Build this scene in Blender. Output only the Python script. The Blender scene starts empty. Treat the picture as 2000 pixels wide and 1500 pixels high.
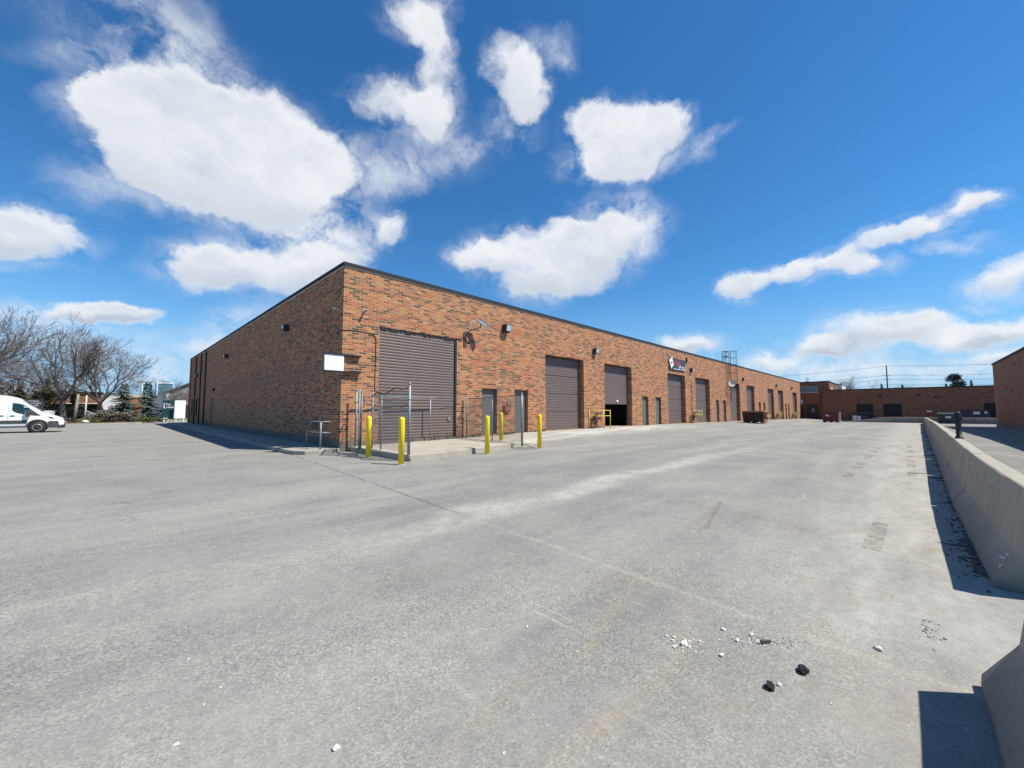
import bpy, bmesh, math, random
from mathutils import Vector, Matrix, noise as mnoise
R=math.radians
random.seed(7)
scn=bpy.context.scene
C=scn.collection
# ---------------------------------------------------------------- camera
CX,CY,CZ=-5.61,-13.90,1.46
cam_d=bpy.data.cameras.new('camera'); cam=bpy.data.objects.new('camera',cam_d); C.objects.link(cam)
cam_d.sensor_fit='HORIZONTAL'; cam_d.sensor_width=36.0; cam_d.lens=36*774/2000.0
cam_d.clip_start=.05; cam_d.clip_end=9000
fwd=Vector((.711,.703,0)).normalized(); pit=math.atan(50/774)
fwd=Vector((fwd.x*math.cos(pit),fwd.y*math.cos(pit),math.sin(pit)))
cam.location=(CX,CY,CZ); cam.rotation_euler=fwd.to_track_quat('-Z','Y').to_euler()
scn.camera=cam
# ---------------------------------------------------------------- light and exposure
scn.view_settings.view_transform='Standard'; scn.view_settings.look='None'; scn.view_settings.gamma=1
scn.view_settings.use_curve_mapping=False; scn.view_settings.exposure=0.42
SUN_EL=R(55.6); SUNV=Vector((.355,-.586,1)).normalized()
sd=bpy.data.lights.new('sun','SUN'); sd.energy=5.0; sd.angle=R(.53); sd.color=(1,.95,.865)
so=bpy.data.objects.new('sun',sd); C.objects.link(so)
so.rotation_euler=SUNV.to_track_quat('Z','Y').to_euler(); so.location=(0,0,60)
CLOUDS=[(1.20,(10.34,0.11,-0.79),(-3.51,-6.48,11.68)),(1.20,(7.48,-0.45,-0.87),(-2.06,-4.68,8.55)),(1.05,(15.06,-0.14,0.69),(-11.18,-11.05,18.85)),
(1.10,(10.94,0.71,-2.82),(2.06,-5.73,11.70)),(1.20,(6.65,-0.95,-1.18),(-1.22,-4.50,8.52)),(0.90,(10.40,-3.87,0.30),(-7.01,-6.93,15.33)),
(1.20,(6.62,-0.56,-0.80),(-1.80,-5.81,13.16)),(0.90,(9.63,-2.72,0.32),(-5.85,-5.78,15.45)),(0.50,(11.27,-5.06,0.29),(-4.22,-4.18,9.88)),
(1.10,(10.62,-1.29,-0.01),(-3.78,-5.17,18.98)),(1.10,(6.43,-1.75,0.22),(-4.15,-4.10,16.42)),(0.90,(9.08,-3.49,0.26),(-5.51,-5.45,19.25)),
(0.69,(5.80,-1.89,0.18),(-5.38,-5.32,16.30)),(0.35,(8.71,-3.04,0.26),(-8.24,-8.14,25.34)),(0.80,(19.19,-10.03,0.43),(-8.18,-8.08,24.79)),
(1.00,(15.39,1.53,-0.59),(-2.01,-6.13,20.66)),(1.00,(23.39,2.82,1.20),(-6.42,-6.34,19.46)),(0.60,(24.31,2.19,1.22),(-11.40,-11.27,40.49)),
(1.00,(15.26,-3.93,-4.41),(-5.40,-12.26,12.74)),(1.00,(14.50,-16.20,5.76),(-9.25,-5.05,10.22)),(1.00,(7.90,-3.39,-1.20),(-6.73,-10.96,16.59)),
(1.00,(15.93,-10.76,0.24),(-8.14,-8.05,15.00)),(0.60,(26.42,-19.57,0.32),(-8.04,-7.95,13.22)),(0.60,(11.24,2.77,-4.35),(5.29,-9.72,12.50)),
(0.55,(11.73,1.03,-3.76),(1.73,-11.51,15.88)),(0.40,(17.80,0.71,0.85),(-24.22,-23.94,35.61)),(0.50,(13.66,-0.78,0.59),(-19.00,-18.79,28.81)),
(1.00,(12.10,-12.39,-0.01),(-10.95,-10.83,16.36)),(1.00,(16.40,-13.48,-3.59),(-6.63,-10.18,13.88)),(0.60,(11.73,-14.40,-0.12),(-17.29,-17.10,25.24)),
(0.55,(10.80,-10.92,0.00),(-8.45,-8.35,16.02)),(0.50,(24.04,-32.36,-0.37),(-30.65,-30.30,47.21)),(0.69,(6.75,-11.64,7.32),(-25.58,-2.63,26.67)),
(0.60,(8.97,-8.09,4.44),(-14.94,-4.48,19.25)),(0.50,(19.48,3.07,-5.63),(10.39,-8.43,23.18)),(0.35,(6.53,-4.23,0.11),(-6.96,-6.88,14.59)),
(0.30,(9.84,1.28,-1.68),(-2.59,-10.26,14.48)),(1.15,(4.24,-7.59,-0.15),(-6.14,-6.07,11.98)),(0.90,(7.28,-11.83,-0.20),(-9.81,-9.70,18.09)),
(0.90,(4.22,-15.77,7.68),(-14.09,1.15,18.02)),(0.90,(6.59,-14.47,-0.35),(-11.06,-10.94,20.59)),(0.90,(6.43,-12.02,-0.25),(-10.06,-9.95,22.00)),
(0.60,(1.72,-16.19,5.29),(-32.10,0.70,48.13)),(0.50,(4.88,-17.17,2.21),(-24.32,-12.41,45.35)),(0.50,(8.71,-12.37,-0.16),(-9.85,-9.74,21.53)),
(1.15,(2.98,-3.61,-0.03),(-3.34,-3.30,12.07)),(1.10,(3.04,-6.60,1.67),(-6.75,-1.07,14.57)),(1.00,(5.73,-6.86,-0.05),(-3.75,-3.71,16.38)),
(0.90,(7.53,-6.87,0.03),(-7.00,-6.92,24.87)),(0.69,(5.26,-10.93,1.77),(-13.30,-6.04,27.85)),(0.60,(3.10,-12.02,5.80),(-7.44,2.80,12.33)),
(1.10,(-0.43,-12.84,2.62),(-12.69,7.44,38.89)),(1.15,(-0.98,-14.78,1.38),(-12.08,-0.69,37.14)),(1.10,(-2.92,-27.72,0.47),(-20.11,-11.58,54.84)),
(1.10,(1.01,-10.14,1.57),(-10.79,2.16,36.27)),(1.10,(0.81,-17.80,-0.08),(-12.76,-9.07,47.22)),(1.05,(5.24,-19.41,-0.64),(-6.12,-6.05,27.92)),
(0.60,(-1.72,-20.42,0.16),(-21.29,-11.84,73.52)),(1.10,(-3.06,-18.48,2.60),(-4.78,7.55,27.04)),(0.60,(-4.51,-52.84,-2.61),(-22.08,-21.83,118.65)),
(1.20,(0.48,-10.77,0.09),(-3.43,-1.17,22.45)),(1.10,(1.98,-15.20,-0.60),(-4.47,-4.42,40.34)),(1.05,(-0.51,-21.29,0.30),(-5.69,-1.08,36.71)),
(1.15,(-1.01,-11.40,0.22),(-4.45,1.08,36.93)),(1.10,(-1.61,-13.96,-0.09),(-4.44,1.12,55.93)),(1.10,(4.07,-10.96,-0.31),(-4.07,-4.03,35.24)),
(1.05,(2.91,-14.51,-0.53),(-3.40,-3.36,41.95)),(0.65,(3.11,-10.73,-1.21),(-2.86,-8.26,43.76)),(0.69,(0.27,-5.85,-0.25),(-2.59,-2.56,43.34)),
(0.60,(1.15,-9.46,-0.38),(-3.29,-3.26,40.62)),(0.69,(-1.00,-15.88,-0.77),(-4.45,-4.40,64.44)),(0.50,(0.08,-7.50,-0.34),(-3.96,-3.91,42.89)),
(0.60,(6.78,-17.09,-0.46),(-6.98,-6.90,55.86)),(0.90,(15.30,0.17,0.34),(-7.31,-10.11,58.15)),(0.72,(13.76,1.31,0.23),(-3.84,-6.80,40.41)),
(1.00,(17.79,0.12,0.82),(-8.76,-8.66,50.13)),(0.95,(14.97,-2.25,0.59),(-5.24,-5.19,48.10)),(0.69,(8.99,-0.71,0.38),(-2.43,-2.40,29.97)),
(0.69,(10.67,-2.48,2.01),(-9.43,-2.95,25.22)),(0.55,(6.05,0.41,0.30),(-3.82,-3.78,29.48)),(0.60,(8.25,-0.47,0.36),(-2.39,-2.37,47.32))]

W=bpy.data.worlds.new('World'); scn.world=W; W.use_nodes=True
class NT:
    """small helper for wiring node trees"""
    def __init__(s,t): s.t=t; s.n=t.nodes; s.l=t.links
    def new(s,k,**p):
        n=s.n.new(k)
        for a,b in p.items(): setattr(n,a,b)
        return n
    def put(s,sock,v):
        if hasattr(v,'is_output') or isinstance(v,bpy.types.NodeSocket): s.l.new(v,sock)
        else: sock.default_value=v
    def m(s,op,a,b=None,c=None,clamp=False):
        n=s.new('ShaderNodeMath',operation=op,use_clamp=clamp); s.put(n.inputs[0],a)
        if b is not None: s.put(n.inputs[1],b)
        if c is not None: s.put(n.inputs[2],c)
        return n.outputs[0]
    def v(s,op,a,b=None):
        n=s.new('ShaderNodeVectorMath',operation=op); s.put(n.inputs[0],a)
        if b is not None: s.put(n.inputs[1],b)
        return n.outputs['Value'] if op in('DOT_PRODUCT','LENGTH') else n.outputs[0]
    def mr(s,x,a,b,c=0.,d=1.,t='LINEAR'):
        n=s.new('ShaderNodeMapRange',interpolation_type=t,clamp=True); s.put(n.inputs[0],x)
        for i,q in enumerate((a,b,c,d)): s.put(n.inputs[i+1],q)
        return n.outputs[0]
    def noise(s,vec,scale,detail=4,rough=.5,dist=0,dim='3D'):
        n=s.new('ShaderNodeTexNoise',noise_dimensions=dim); s.put(n.inputs['Vector'],vec)
        n.inputs['Scale'].default_value=scale; n.inputs['Detail'].default_value=detail
        n.inputs['Roughness'].default_value=rough; n.inputs['Distortion'].default_value=dist
        return n.outputs[0]
    def mix(s,f,a,b,bt='MIX'):
        n=s.new('ShaderNodeMix',data_type='RGBA',blend_type=bt); s.put(n.inputs[0],f)
        for i,q in ((6,a),(7,b)):
            if isinstance(q,(tuple,list)): q=tuple(q)+((1,) if len(q)==3 else ())
            s.put(n.inputs[i],q)
        return n.outputs[2]
    def ramp(s,x,stops,mode='LINEAR'):
        n=s.new('ShaderNodeValToRGB'); r=n.color_ramp; r.interpolation=mode
        while len(r.elements)<len(stops): r.elements.new(.5)
        for e,(p,c) in zip(r.elements,stops): e.position=p; e.color=tuple(c)+(1,)
        s.put(n.inputs[0],x); return n.outputs[0]
    def sep(s,v):
        n=s.new('ShaderNodeSeparateXYZ'); s.put(n.inputs[0],v); return n.outputs
    def comb(s,x,y,z):
        n=s.new('ShaderNodeCombineXYZ')
        for i,q in enumerate((x,y,z)): s.put(n.inputs[i],q)
        return n.outputs[0]
w=NT(W.node_tree)
for n in list(w.n): w.n.remove(n)
sky=w.new('ShaderNodeTexSky',sky_type='NISHITA'); sky.sun_disc=False; sky.sun_elevation=SUN_EL
sky.sun_rotation=math.atan2(SUNV.x,SUNV.y); sky.altitude=200; sky.air_density=1.0; sky.dust_density=.0; sky.ozone_density=2.5
hs=w.new('ShaderNodeHueSaturation'); hs.inputs['Saturation'].default_value=1.22; hs.inputs['Value'].default_value=1.0
w.l.new(sky.outputs[0],hs.inputs['Color'])
tint=w.mix(1.,hs.outputs[0],(.76,1.17,1.33),'MULTIPLY')
tc=w.new('ShaderNodeTexCoord'); D=w.v('NORMALIZE',tc.outputs['Generated'])
dx,dy,dz=w.sep(D)
tint=w.mix(w.mr(dz,-.02,.30,.90,0.,'SMOOTHSTEP'),tint,(2.6,4.7,7.5))
nz1=w.new('ShaderNodeTexNoise'); w.l.new(D,nz1.inputs['Vector']); nz1.inputs['Scale'].default_value=6; nz1.inputs['Detail'].default_value=3
nz2=w.new('ShaderNodeTexNoise'); w.l.new(D,nz2.inputs['Vector']); nz2.inputs['Scale'].default_value=22; nz2.inputs['Detail'].default_value=5; nz2.inputs['Roughness'].default_value=.6
D2=w.v('ADD',D,w.v('MULTIPLY',w.v('SUBTRACT',nz1.outputs['Color'],(.5,.5,.5)),(.05,.05,.04)))
D2=w.v('ADD',D2,w.v('MULTIPLY',w.v('SUBTRACT',nz2.outputs['Color'],(.5,.5,.5)),(.055,.055,.045)))
acc=None; sh=None; thin=None
for wt,a,b in CLOUDS:
    p=w.v('DOT_PRODUCT',D2,a); q=w.v('DOT_PRODUCT',D2,b)
    L=w.v('LENGTH',w.comb(p,q,0.)); bl=w.mr(L,1.42,.15,0.,wt,'SMOOTHSTEP')
    if wt<.7:
        thin=bl if thin is None else w.m('ADD',thin,bl)
        continue
    acc=bl if acc is None else w.m('ADD',acc,bl)
    sh=w.m('MULTIPLY',bl,q) if sh is None else w.m('MULTIPLY_ADD',bl,q,sh)
inv=w.m('DIVIDE',1.,w.m('MAXIMUM',dz,.12))
DW=w.v('ADD',D,w.v('MULTIPLY',w.v('SUBTRACT',nz2.outputs['Color'],(.5,.5,.5)),(.05,.05,.05)))
wx,wy,wz=w.sep(DW); DP=w.comb(wx,wy,w.m('MULTIPLY',wz,1.6))
nA=w.noise(DP,7,12,.60,0); nB=w.noise(DP,3.2,3,.5,0)
ero=w.m('ADD',w.m('MULTIPLY',w.m('SUBTRACT',nA,.34),2.5),w.m('MULTIPLY',w.m('SUBTRACT',nB,.5),.5))     # about 0..0.85
accc=w.m('MINIMUM',acc,1.3)
dens=w.m('SUBTRACT',accc,ero)
al=w.mr(dens,-.14,.72,0.,1.,'SMOOTHSTEP')
al=w.m('MULTIPLY',al,w.mr(accc,.03,.25,0.,1.))
nT=w.noise(w.v('MULTIPLY',DP,(1.,1.,.8)),9,10,.66,.4)
halo=w.m('MULTIPLY',w.mr(acc,.05,.6,0.,.45),w.mr(nT,.40,.66,0.,1.))
wisp=w.m('ADD',w.m('MULTIPLY',w.m('MINIMUM',w.m('MULTIPLY',thin,.8),.9),w.mr(nT,.34,.66,0.,1.,'SMOOTHSTEP')),halo)
al=w.m('MAXIMUM',al,w.m('MINIMUM',wisp,.85))
shade=w.m('DIVIDE',sh,w.m('MAXIMUM',acc,.05))          # >0 upper side of a cloud, <0 its base
lo=w.mr(dz,.06,.45,1.,.45)
core=w.mr(dens,.35,1.05,0.,1.)
nC=w.noise(DP,6.5,6,.55)
br=w.m('ADD',w.mr(shade,-.6,.45,0.,1.,'SMOOTHSTEP'),w.m('MULTIPLY',w.m('SUBTRACT',nC,.5),1.6))
dark=w.m('MULTIPLY',w.m('SUBTRACT',1.,w.mr(br,0.,1.,0.,1.)),lo)
dark=w.m('MULTIPLY',w.m('MAXIMUM',dark,w.m('MULTIPLY',core,w.mr(nC,.66,.34,.0,.55))),w.mr(dens,.15,.7,.15,1.))
ccol=w.mix(dark,(.86,.88,.905),(.43,.50,.61))
skyb=w.new('ShaderNodeBackground'); w.l.new(tint,skyb.inputs[0]); skyb.inputs[1].default_value=.083
clb=w.new('ShaderNodeBackground'); w.l.new(ccol,clb.inputs[0]); clb.inputs[1].default_value=.80
ms=w.new('ShaderNodeMixShader'); w.put(ms.inputs[0],w.m('MULTIPLY',al,.97)); w.l.new(skyb.outputs[0],ms.inputs[1]); w.l.new(clb.outputs[0],ms.inputs[2])
wo=w.new('ShaderNodeOutputWorld'); w.l.new(ms.outputs[0],wo.inputs[0])
scn.cycles.use_denoising=True
scn.cycles.max_bounces=6; scn.cycles.diffuse_bounces=3
# ---------------------------------------------------------------- object helpers
ORG={}
def tag(o,label=None,cat=None,group=None,kind=None):
    if label: o['label']=label
    if cat: o['category']=cat
    if group: o['group']=group
    if kind: o['kind']=kind
    return o
def thing(name,label,cat,loc=(0,0,0),group=None,rz=0):
    o=bpy.data.objects.new(name,None); C.objects.link(o); o.location=loc; o.rotation_euler=(0,0,rz); o.empty_display_size=.2
    ORG[o.name]=Vector(loc) if rz==0 else Vector((0,0,0))
    return tag(o,label,cat,group)
class MB:
    """collects shapes; build() links them as one mesh object"""
    def __init__(s): s.v=[]; s.f=[]; s.sm=[]; s.mi=[]
    def add(s,vs,fs,smooth=False,mi=0):
        k=len(s.v); s.v+=[tuple(p) for p in vs]; s.f+=[tuple(i+k for i in f) for f in fs]
        s.sm+=[smooth]*len(fs); s.mi+=[mi]*len(fs); return s
    def box(s,x0,x1,y0,y1,z0,z1,mi=0,M=None):
        vs=[Vector((x,y,z)) for z in(z0,z1) for y in(y0,y1) for x in(x0,x1)]
        if M: vs=[M@p for p in vs]
        return s.add(vs,[(0,2,3,1),(4,5,7,6),(0,1,5,4),(2,6,7,3),(0,4,6,2),(1,3,7,5)],False,mi)
    def quad(s,a,b,c,d,mi=0): return s.add([a,b,c,d],[(0,1,2,3)],False,mi)
    def tube(s,pts,r,n=8,caps=True,mi=0,r2=None):
        pts=[Vector(p) for p in pts]; m=len(pts); vs=[]; up=None
        for i,p in enumerate(pts):
            t=(pts[min(i+1,m-1)]-pts[max(i-1,0)]).normalized()
            if up is None: up=Vector((0,0,1)) if abs(t.z)<.9 else Vector((1,0,0))
            a=t.cross(up).normalized(); b=a.cross(t); up=b
            rr=r if r2 is None else r+(r2-r)*i/(m-1)
            vs+=[p+(a*math.cos(2*math.pi*k/n)+b*math.sin(2*math.pi*k/n))*rr for k in range(n)]
        fs=[(i*n+k,i*n+(k+1)%n,(i+1)*n+(k+1)%n,(i+1)*n+k) for i in range(m-1) for k in range(n)]
        s.add(vs,fs,n>4,mi)
        if caps:
            k=len(s.v)-len(vs)
            s.f+=[tuple(k+j for j in range(n))[::-1],tuple(k+(m-1)*n+j for j in range(n))]; s.sm+=[False]*2; s.mi+=[mi]*2
        return s
    def lathe(s,c,prof,n=16,axis='z',mi=0,smooth=True):
        c=Vector(c); vs=[]
        for r,h in prof:
            for k in range(n):
                a=2*math.pi*k/n; x,y=r*math.cos(a),r*math.sin(a)
                vs.append(c+(Vector((x,y,h)) if axis=='z' else Vector((x,h,y)) if axis=='y' else Vector((h,x,y))))
        m=len(prof)
        fs=[(i*n+k,i*n+(k+1)%n,(i+1)*n+(k+1)%n,(i+1)*n+k) for i in range(m-1) for k in range(n)]
        s.add(vs,fs,smooth,mi)
        k=len(s.v)-len(vs); s.f+=[tuple(k+j for j in range(n))[::-1],tuple(k+(m-1)*n+j for j in range(n))]; s.sm+=[False]*2; s.mi+=[mi]*2
        return s
    def prism(s,poly,d,mi=0):
        """poly: 3D points of one face, d: extrusion vector"""
        d=Vector(d); n=len(poly); P=[Vector(p) for p in poly]
        vs=P+[p+d for p in P]
        return s.add(vs,[tuple(range(n))[::-1],tuple(range(n,2*n))]+[(i,(i+1)%n,n+(i+1)%n,n+i) for i in range(n)],False,mi)
    def blob(s,c,r,sub=1,jit=.25,seed=0,mi=0,flat=1):
        bm=bmesh.new(); bmesh.ops.create_icosphere(bm,subdivisions=sub,radius=1); rr=random.Random(seed)
        vs=[]
        for q in bm.verts:
            k=1+rr.uniform(-jit,jit); vs.append((c[0]+q.co.x*r[0]*k,c[1]+q.co.y*r[1]*k,c[2]+q.co.z*r[2]*k))
        fs=[tuple(x.index for x in f.verts) for f in bm.faces]; bm.free()
        return s.add(vs,fs,False,mi)
    def build(s,name,mat,parent=None,bevel=0,label=None,org=None):
        me=bpy.data.meshes.new(name)
        o=bpy.data.objects.new(name,me); C.objects.link(o)
        if parent is not None:
            off=ORG.get(parent.name,Vector((0,0,0))); o.parent=parent; ORG[o.name]=off
        else: off=Vector(org) if org else Vector((0,0,0)); o.location=off; ORG[o.name]=off
        me.from_pydata([(p[0]-off.x,p[1]-off.y,p[2]-off.z) for p in s.v],[],s.f)
        for m in (mat if isinstance(mat,(list,tuple)) else [mat]): me.materials.append(m)
        me.polygons.foreach_set('use_smooth',s.sm); me.polygons.foreach_set('material_index',s.mi)
        bm=bmesh.new(); bm.from_mesh(me); bmesh.ops.recalc_face_normals(bm,faces=bm.faces); bm.to_mesh(me); bm.free()
        me.update()
        if bevel:
            b=o.modifiers.new('bevel','BEVEL'); b.width=bevel; b.segments=2; b.limit_method='ANGLE'; b.angle_limit=R(40)
        if label: o['label']=label
        return o
def copy_tree(o,parent=None):
    c=o.copy(); C.objects.link(c); c.parent=parent
    for ch in o.children: copy_tree(ch,c)
    return c
def text(name,s,size,mat,parent,origin,xdir,up,extrude=.004,width=None,shear=0,align='LEFT'):
    cu=bpy.data.curves.new(name,'FONT'); cu.body=s; cu.size=size; cu.extrude=extrude; cu.shear=shear; cu.align_x=align
    t=bpy.data.objects.new(name+'_src',cu); C.objects.link(t)
    bpy.context.view_layer.update()
    me=bpy.data.meshes.new_from_object(t.evaluated_get(bpy.context.evaluated_depsgraph_get()))
    bpy.data.objects.remove(t)
    xs=[v.co.x for v in me.vertices]; w0=(max(xs)-min(xs)) or 1
    X=Vector(xdir).normalized(); U=Vector(up).normalized(); N=X.cross(U)
    k=(width/w0) if width else 1
    off=ORG.get(parent.name,Vector((0,0,0))) if parent else Vector((0,0,0))
    for v in me.vertices:
        x,y,z=v.co; v.co=Vector(origin)+X*(x*k)+U*y+N*z-off
    me.materials.clear(); me.materials.append(mat); me.name=name
    o=bpy.data.objects.new(name,me); C.objects.link(o); o.parent=parent
    return o
# ---------------------------------------------------------------- materials
def newmat(name):
    m=bpy.data.materials.new(name); m.use_nodes=True; t=NT(m.node_tree)
    return m,t,t.n['Principled BSDF']
def simple(name,col,rough=.6,metal=0,var=.12,scale=6,bump=.0,spec=None,grime=None,coat=0):
    """plain paint/metal/plastic with gentle mottling"""
    m,t,b=newmat(name); g=t.new('ShaderNodeNewGeometry'); P=g.outputs['Position']
    n=t.noise(P,scale,6,.6); n2=t.noise(P,scale*9,4,.6)
    f=t.mr(t.m('ADD',t.m('MULTIPLY',n,.65),t.m('MULTIPLY',n2,.35)),.3,.7,0.,1.)
    c=t.mix(f,tuple(x*(1-var) for x in col),tuple(min(1,x*(1+var)) for x in col))
    if grime:
        gm=t.mr(t.noise(P,scale*.8,8,.7),.55,.72,0.,.6); c=t.mix(gm,c,grime)
    t.put(b.inputs['Base Color'],c); t.put(b.inputs['Roughness'],t.mr(n2,.3,.7,max(0,rough-.08),min(1,rough+.08)))
    b.inputs['Metallic'].default_value=metal
    if spec is not None: b.inputs['Specular IOR Level'].default_value=spec
    if coat: b.inputs['Coat Weight'].default_value=coat
    if bump:
        bp=t.new('ShaderNodeBump'); bp.inputs['Strength'].default_value=bump; bp.inputs['Distance'].default_value=.01
        t.l.new(n2,bp.inputs['Height']); t.l.new(bp.outputs[0],b.inputs['Normal'])
    return m
def brick(name,bw=.295,bh=.085,soldier=False,pal=None,mortar=(.46,.345,.235),seed=0.,darkp=.27):
    m,t,b=newmat(name); g=t.new('ShaderNodeNewGeometry'); x,y,z=t.sep(g.outputs['Position'])
    h=t.m('ADD',x,y)
    if soldier: h,z=z,h
    zz=t.m('DIVIDE',t.m('ADD',z,20.),bh); row=t.m('FLOOR',zz)
    par=t.m('MULTIPLY',t.m('MODULO',row,2.),0. if soldier else .5)
    u=t.m('ADD',t.m('DIVIDE',t.m('ADD',h,200.+.085*seed),bw),par); col=t.m('FLOOR',u)
    fu=t.m('FRACT',u); fz=t.m('FRACT',zz)
    wn=t.new('ShaderNodeTexWhiteNoise',noise_dimensions='2D'); t.put(wn.inputs['Vector'],t.comb(col,t.m('ADD',row,seed),0.))
    wn2=t.new('ShaderNodeTexWhiteNoise',noise_dimensions='2D'); t.put(wn2.inputs['Vector'],t.comb(t.m('ADD',col,57.3),row,0.))
    big=t.noise(g.outputs['Position'],.55,3,.6)
    sel=t.m('ADD',wn.outputs[0],t.m('MULTIPLY',t.m('SUBTRACT',big,.5),.45))
    k=darkp
    pal=pal or [(0,(.13,.068,.038)),(k*.5,(.17,.090,.050)),(k*.85,(.25,.115,.062)),(k+.02,(.37,.112,.052)),(k+.18,(.41,.158,.064)),(k+.36,(.44,.196,.078)),(k+.56,(.46,.228,.096)),(.89,(.42,.125,.056)),(.96,(.36,.19,.11))]
    bc=t.ramp(sel,pal,'CONSTANT')
    bc=t.mix(1.,bc,t.ramp(wn2.outputs[0],[(0,(.80,.80,.80)),(1,(1.16,1.13,1.1))]),'MULTIPLY')
    fine=t.noise(g.outputs['Position'],55,5,.65)
    bc=t.mix(1.,bc,t.ramp(fine,[(.3,(.80,.80,.80)),(.7,(1.14,1.14,1.14))]),'MULTIPLY')
    mu=.022 if not soldier else .022; mv=.075
    wob=t.m('MULTIPLY',t.m('SUBTRACT',t.noise(g.outputs['Position'],26,3),.5),.05)
    eu=t.m('MINIMUM',fu,t.m('SUBTRACT',1.,fu)); ev=t.m('ADD',t.m('MINIMUM',fz,t.m('SUBTRACT',1.,fz)),wob)
    mm=t.m('MAXIMUM',t.mr(eu,mu,mu*1.7,1.,0.),t.mr(ev,mv,mv*1.7,1.,0.))
    mc=t.mix(t.noise(g.outputs['Position'],3,4),tuple(c*.78 for c in mortar),tuple(c*1.12 for c in mortar))
    c=t.mix(mm,bc,mc)
    st=t.mr(t.noise(t.v('MULTIPLY',g.outputs['Position'],(1.1,1.1,.22)),.9,5,.65),.55,.78,0.,.22)
    c=t.mix(st,c,(.17,.095,.065))
    zz0=t.sep(g.outputs['Position'])[2]
    gd=t.m('MULTIPLY',t.mr(t.m('ADD',zz0,t.m('MULTIPLY',t.noise(g.outputs['Position'],1.4,6,.7),-.9)),.55,-.35,0.,.26),1.)
    c=t.mix(gd,c,(.20,.13,.10))
    ef=t.m('MULTIPLY',t.mr(t.noise(t.v('MULTIPLY',g.outputs['Position'],(1,1,.55)),.6,6,.7),.62,.76,0.,.09),1.)
    c=t.mix(ef,c,(.55,.47,.40))
    t.put(b.inputs['Base Color'],c); b.inputs['Roughness'].default_value=.88; b.inputs['Specular IOR Level'].default_value=.25
    bp=t.new('ShaderNodeBump'); bp.inputs['Strength'].default_value=.5; bp.inputs['Distance'].default_value=.008
    t.put(bp.inputs['Height'],t.m('ADD',t.m('MULTIPLY',t.m('SUBTRACT',1.,mm),1.),t.m('MULTIPLY',fine,.4))); t.l.new(bp.outputs[0],b.inputs['Normal'])
    return m
def concrete(name,col,var=.16,stain=(.12,.11,.10),stainamt=.5,streak=False,bump=.25):
    m,t,b=newmat(name); g=t.new('ShaderNodeNewGeometry'); P=g.outputs['Position']
    a=t.noise(P,1.3,8,.65); f=t.noise(P,70,5,.7); s=t.noise(t.v('MULTIPLY',P,(5,5,.6)) if streak else P,1.7,8,.7)
    c=t.mix(t.mr(a,.3,.7,0.,1.),tuple(x*(1-var) for x in col),tuple(x*(1+var) for x in col))
    c=t.mix(1.,c,t.ramp(f,[(.25,(.80,.80,.80)),(.75,(1.18,1.18,1.18))]),'MULTIPLY')
    c=t.mix(t.mr(s,.53,.78,0.,stainamt),c,stain)
    pits=t.new('ShaderNodeTexVoronoi'); t.put(pits.inputs['Vector'],P); pits.inputs['Scale'].default_value=38
    pm=t.m('MULTIPLY',t.mr(pits.outputs['Distance'],.10,.16,1.,0.),t.mr(t.noise(P,9,2),.5,.6,0.,.5))
    c=t.mix(pm,c,(.07,.065,.06))
    if streak:
        rs=t.mr(t.noise(t.v('MULTIPLY',P,(3.2,3.2,.25)),1.5,6,.7),.60,.74,0.,.35); c=t.mix(rs,c,(.24,.15,.085))
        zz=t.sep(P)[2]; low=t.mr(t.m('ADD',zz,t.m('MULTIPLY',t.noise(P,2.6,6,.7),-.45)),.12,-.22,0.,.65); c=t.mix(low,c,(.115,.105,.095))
        sc=t.m('MULTIPLY',t.mr(t.noise(t.v('MULTIPLY',P,(.5,.5,7)),2.2,5,.6),.60,.68,0.,.5),t.mr(t.noise(P,.7,2),.5,.6,0.,1.)); c=t.mix(sc,c,(.15,.14,.13))
    t.put(b.inputs['Base Color'],c); b.inputs['Roughness'].default_value=.9; b.inputs['Specular IOR Level'].default_value=.3
    bp=t.new('ShaderNodeBump'); bp.inputs['Strength'].default_value=bump; bp.inputs['Distance'].default_value=.006
    t.put(bp.inputs['Height'],t.m('SUBTRACT',f,pm)); t.l.new(bp.outputs[0],b.inputs['Normal'])
    return m
M={}
M['brick']=brick('brick')
M['brick_soldier']=brick('brick_soldier',bw=.295,bh=.085,soldier=True,pal=[(0,(.17,.085,.052)),(.2,(.27,.125,.07)),(.45,(.33,.15,.085)),(.75,(.38,.17,.09)),(.93,(.40,.12,.065))])
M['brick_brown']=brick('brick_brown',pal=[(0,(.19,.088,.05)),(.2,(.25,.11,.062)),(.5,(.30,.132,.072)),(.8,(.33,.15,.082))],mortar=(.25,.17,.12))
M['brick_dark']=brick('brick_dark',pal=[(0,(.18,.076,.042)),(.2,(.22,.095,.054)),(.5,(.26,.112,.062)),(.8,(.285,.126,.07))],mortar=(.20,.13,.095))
M['flash']=simple('dark_flashing',(.012,.014,.017),.8,.0)
M['founda']=concrete('painted_foundation',(.155,.13,.11),stainamt=.35)
M['conc']=concrete('concrete',(.34,.32,.265))
M['slab']=concrete('slab_concrete',(.38,.35,.285),stainamt=.35)
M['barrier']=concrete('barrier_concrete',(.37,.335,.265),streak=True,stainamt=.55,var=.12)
M['roof']=simple('roof_gravel',(.22,.21,.2),.95,scale=20)
M['doorb']=simple('brown_door_paint',(.165,.128,.112),.5,0,.08,3,grime=(.12,.10,.095))
M['doorb2']=simple('brown_steel_door',(.135,.104,.094),.5,0,.07,3,grime=(.10,.085,.085))
M['mandoor']=simple('grey_green_door',(.125,.135,.122),.5,0,.08,4,grime=(.10,.10,.09))
M['black']=simple('black_metal',(.018,.018,.02),.5)
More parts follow.
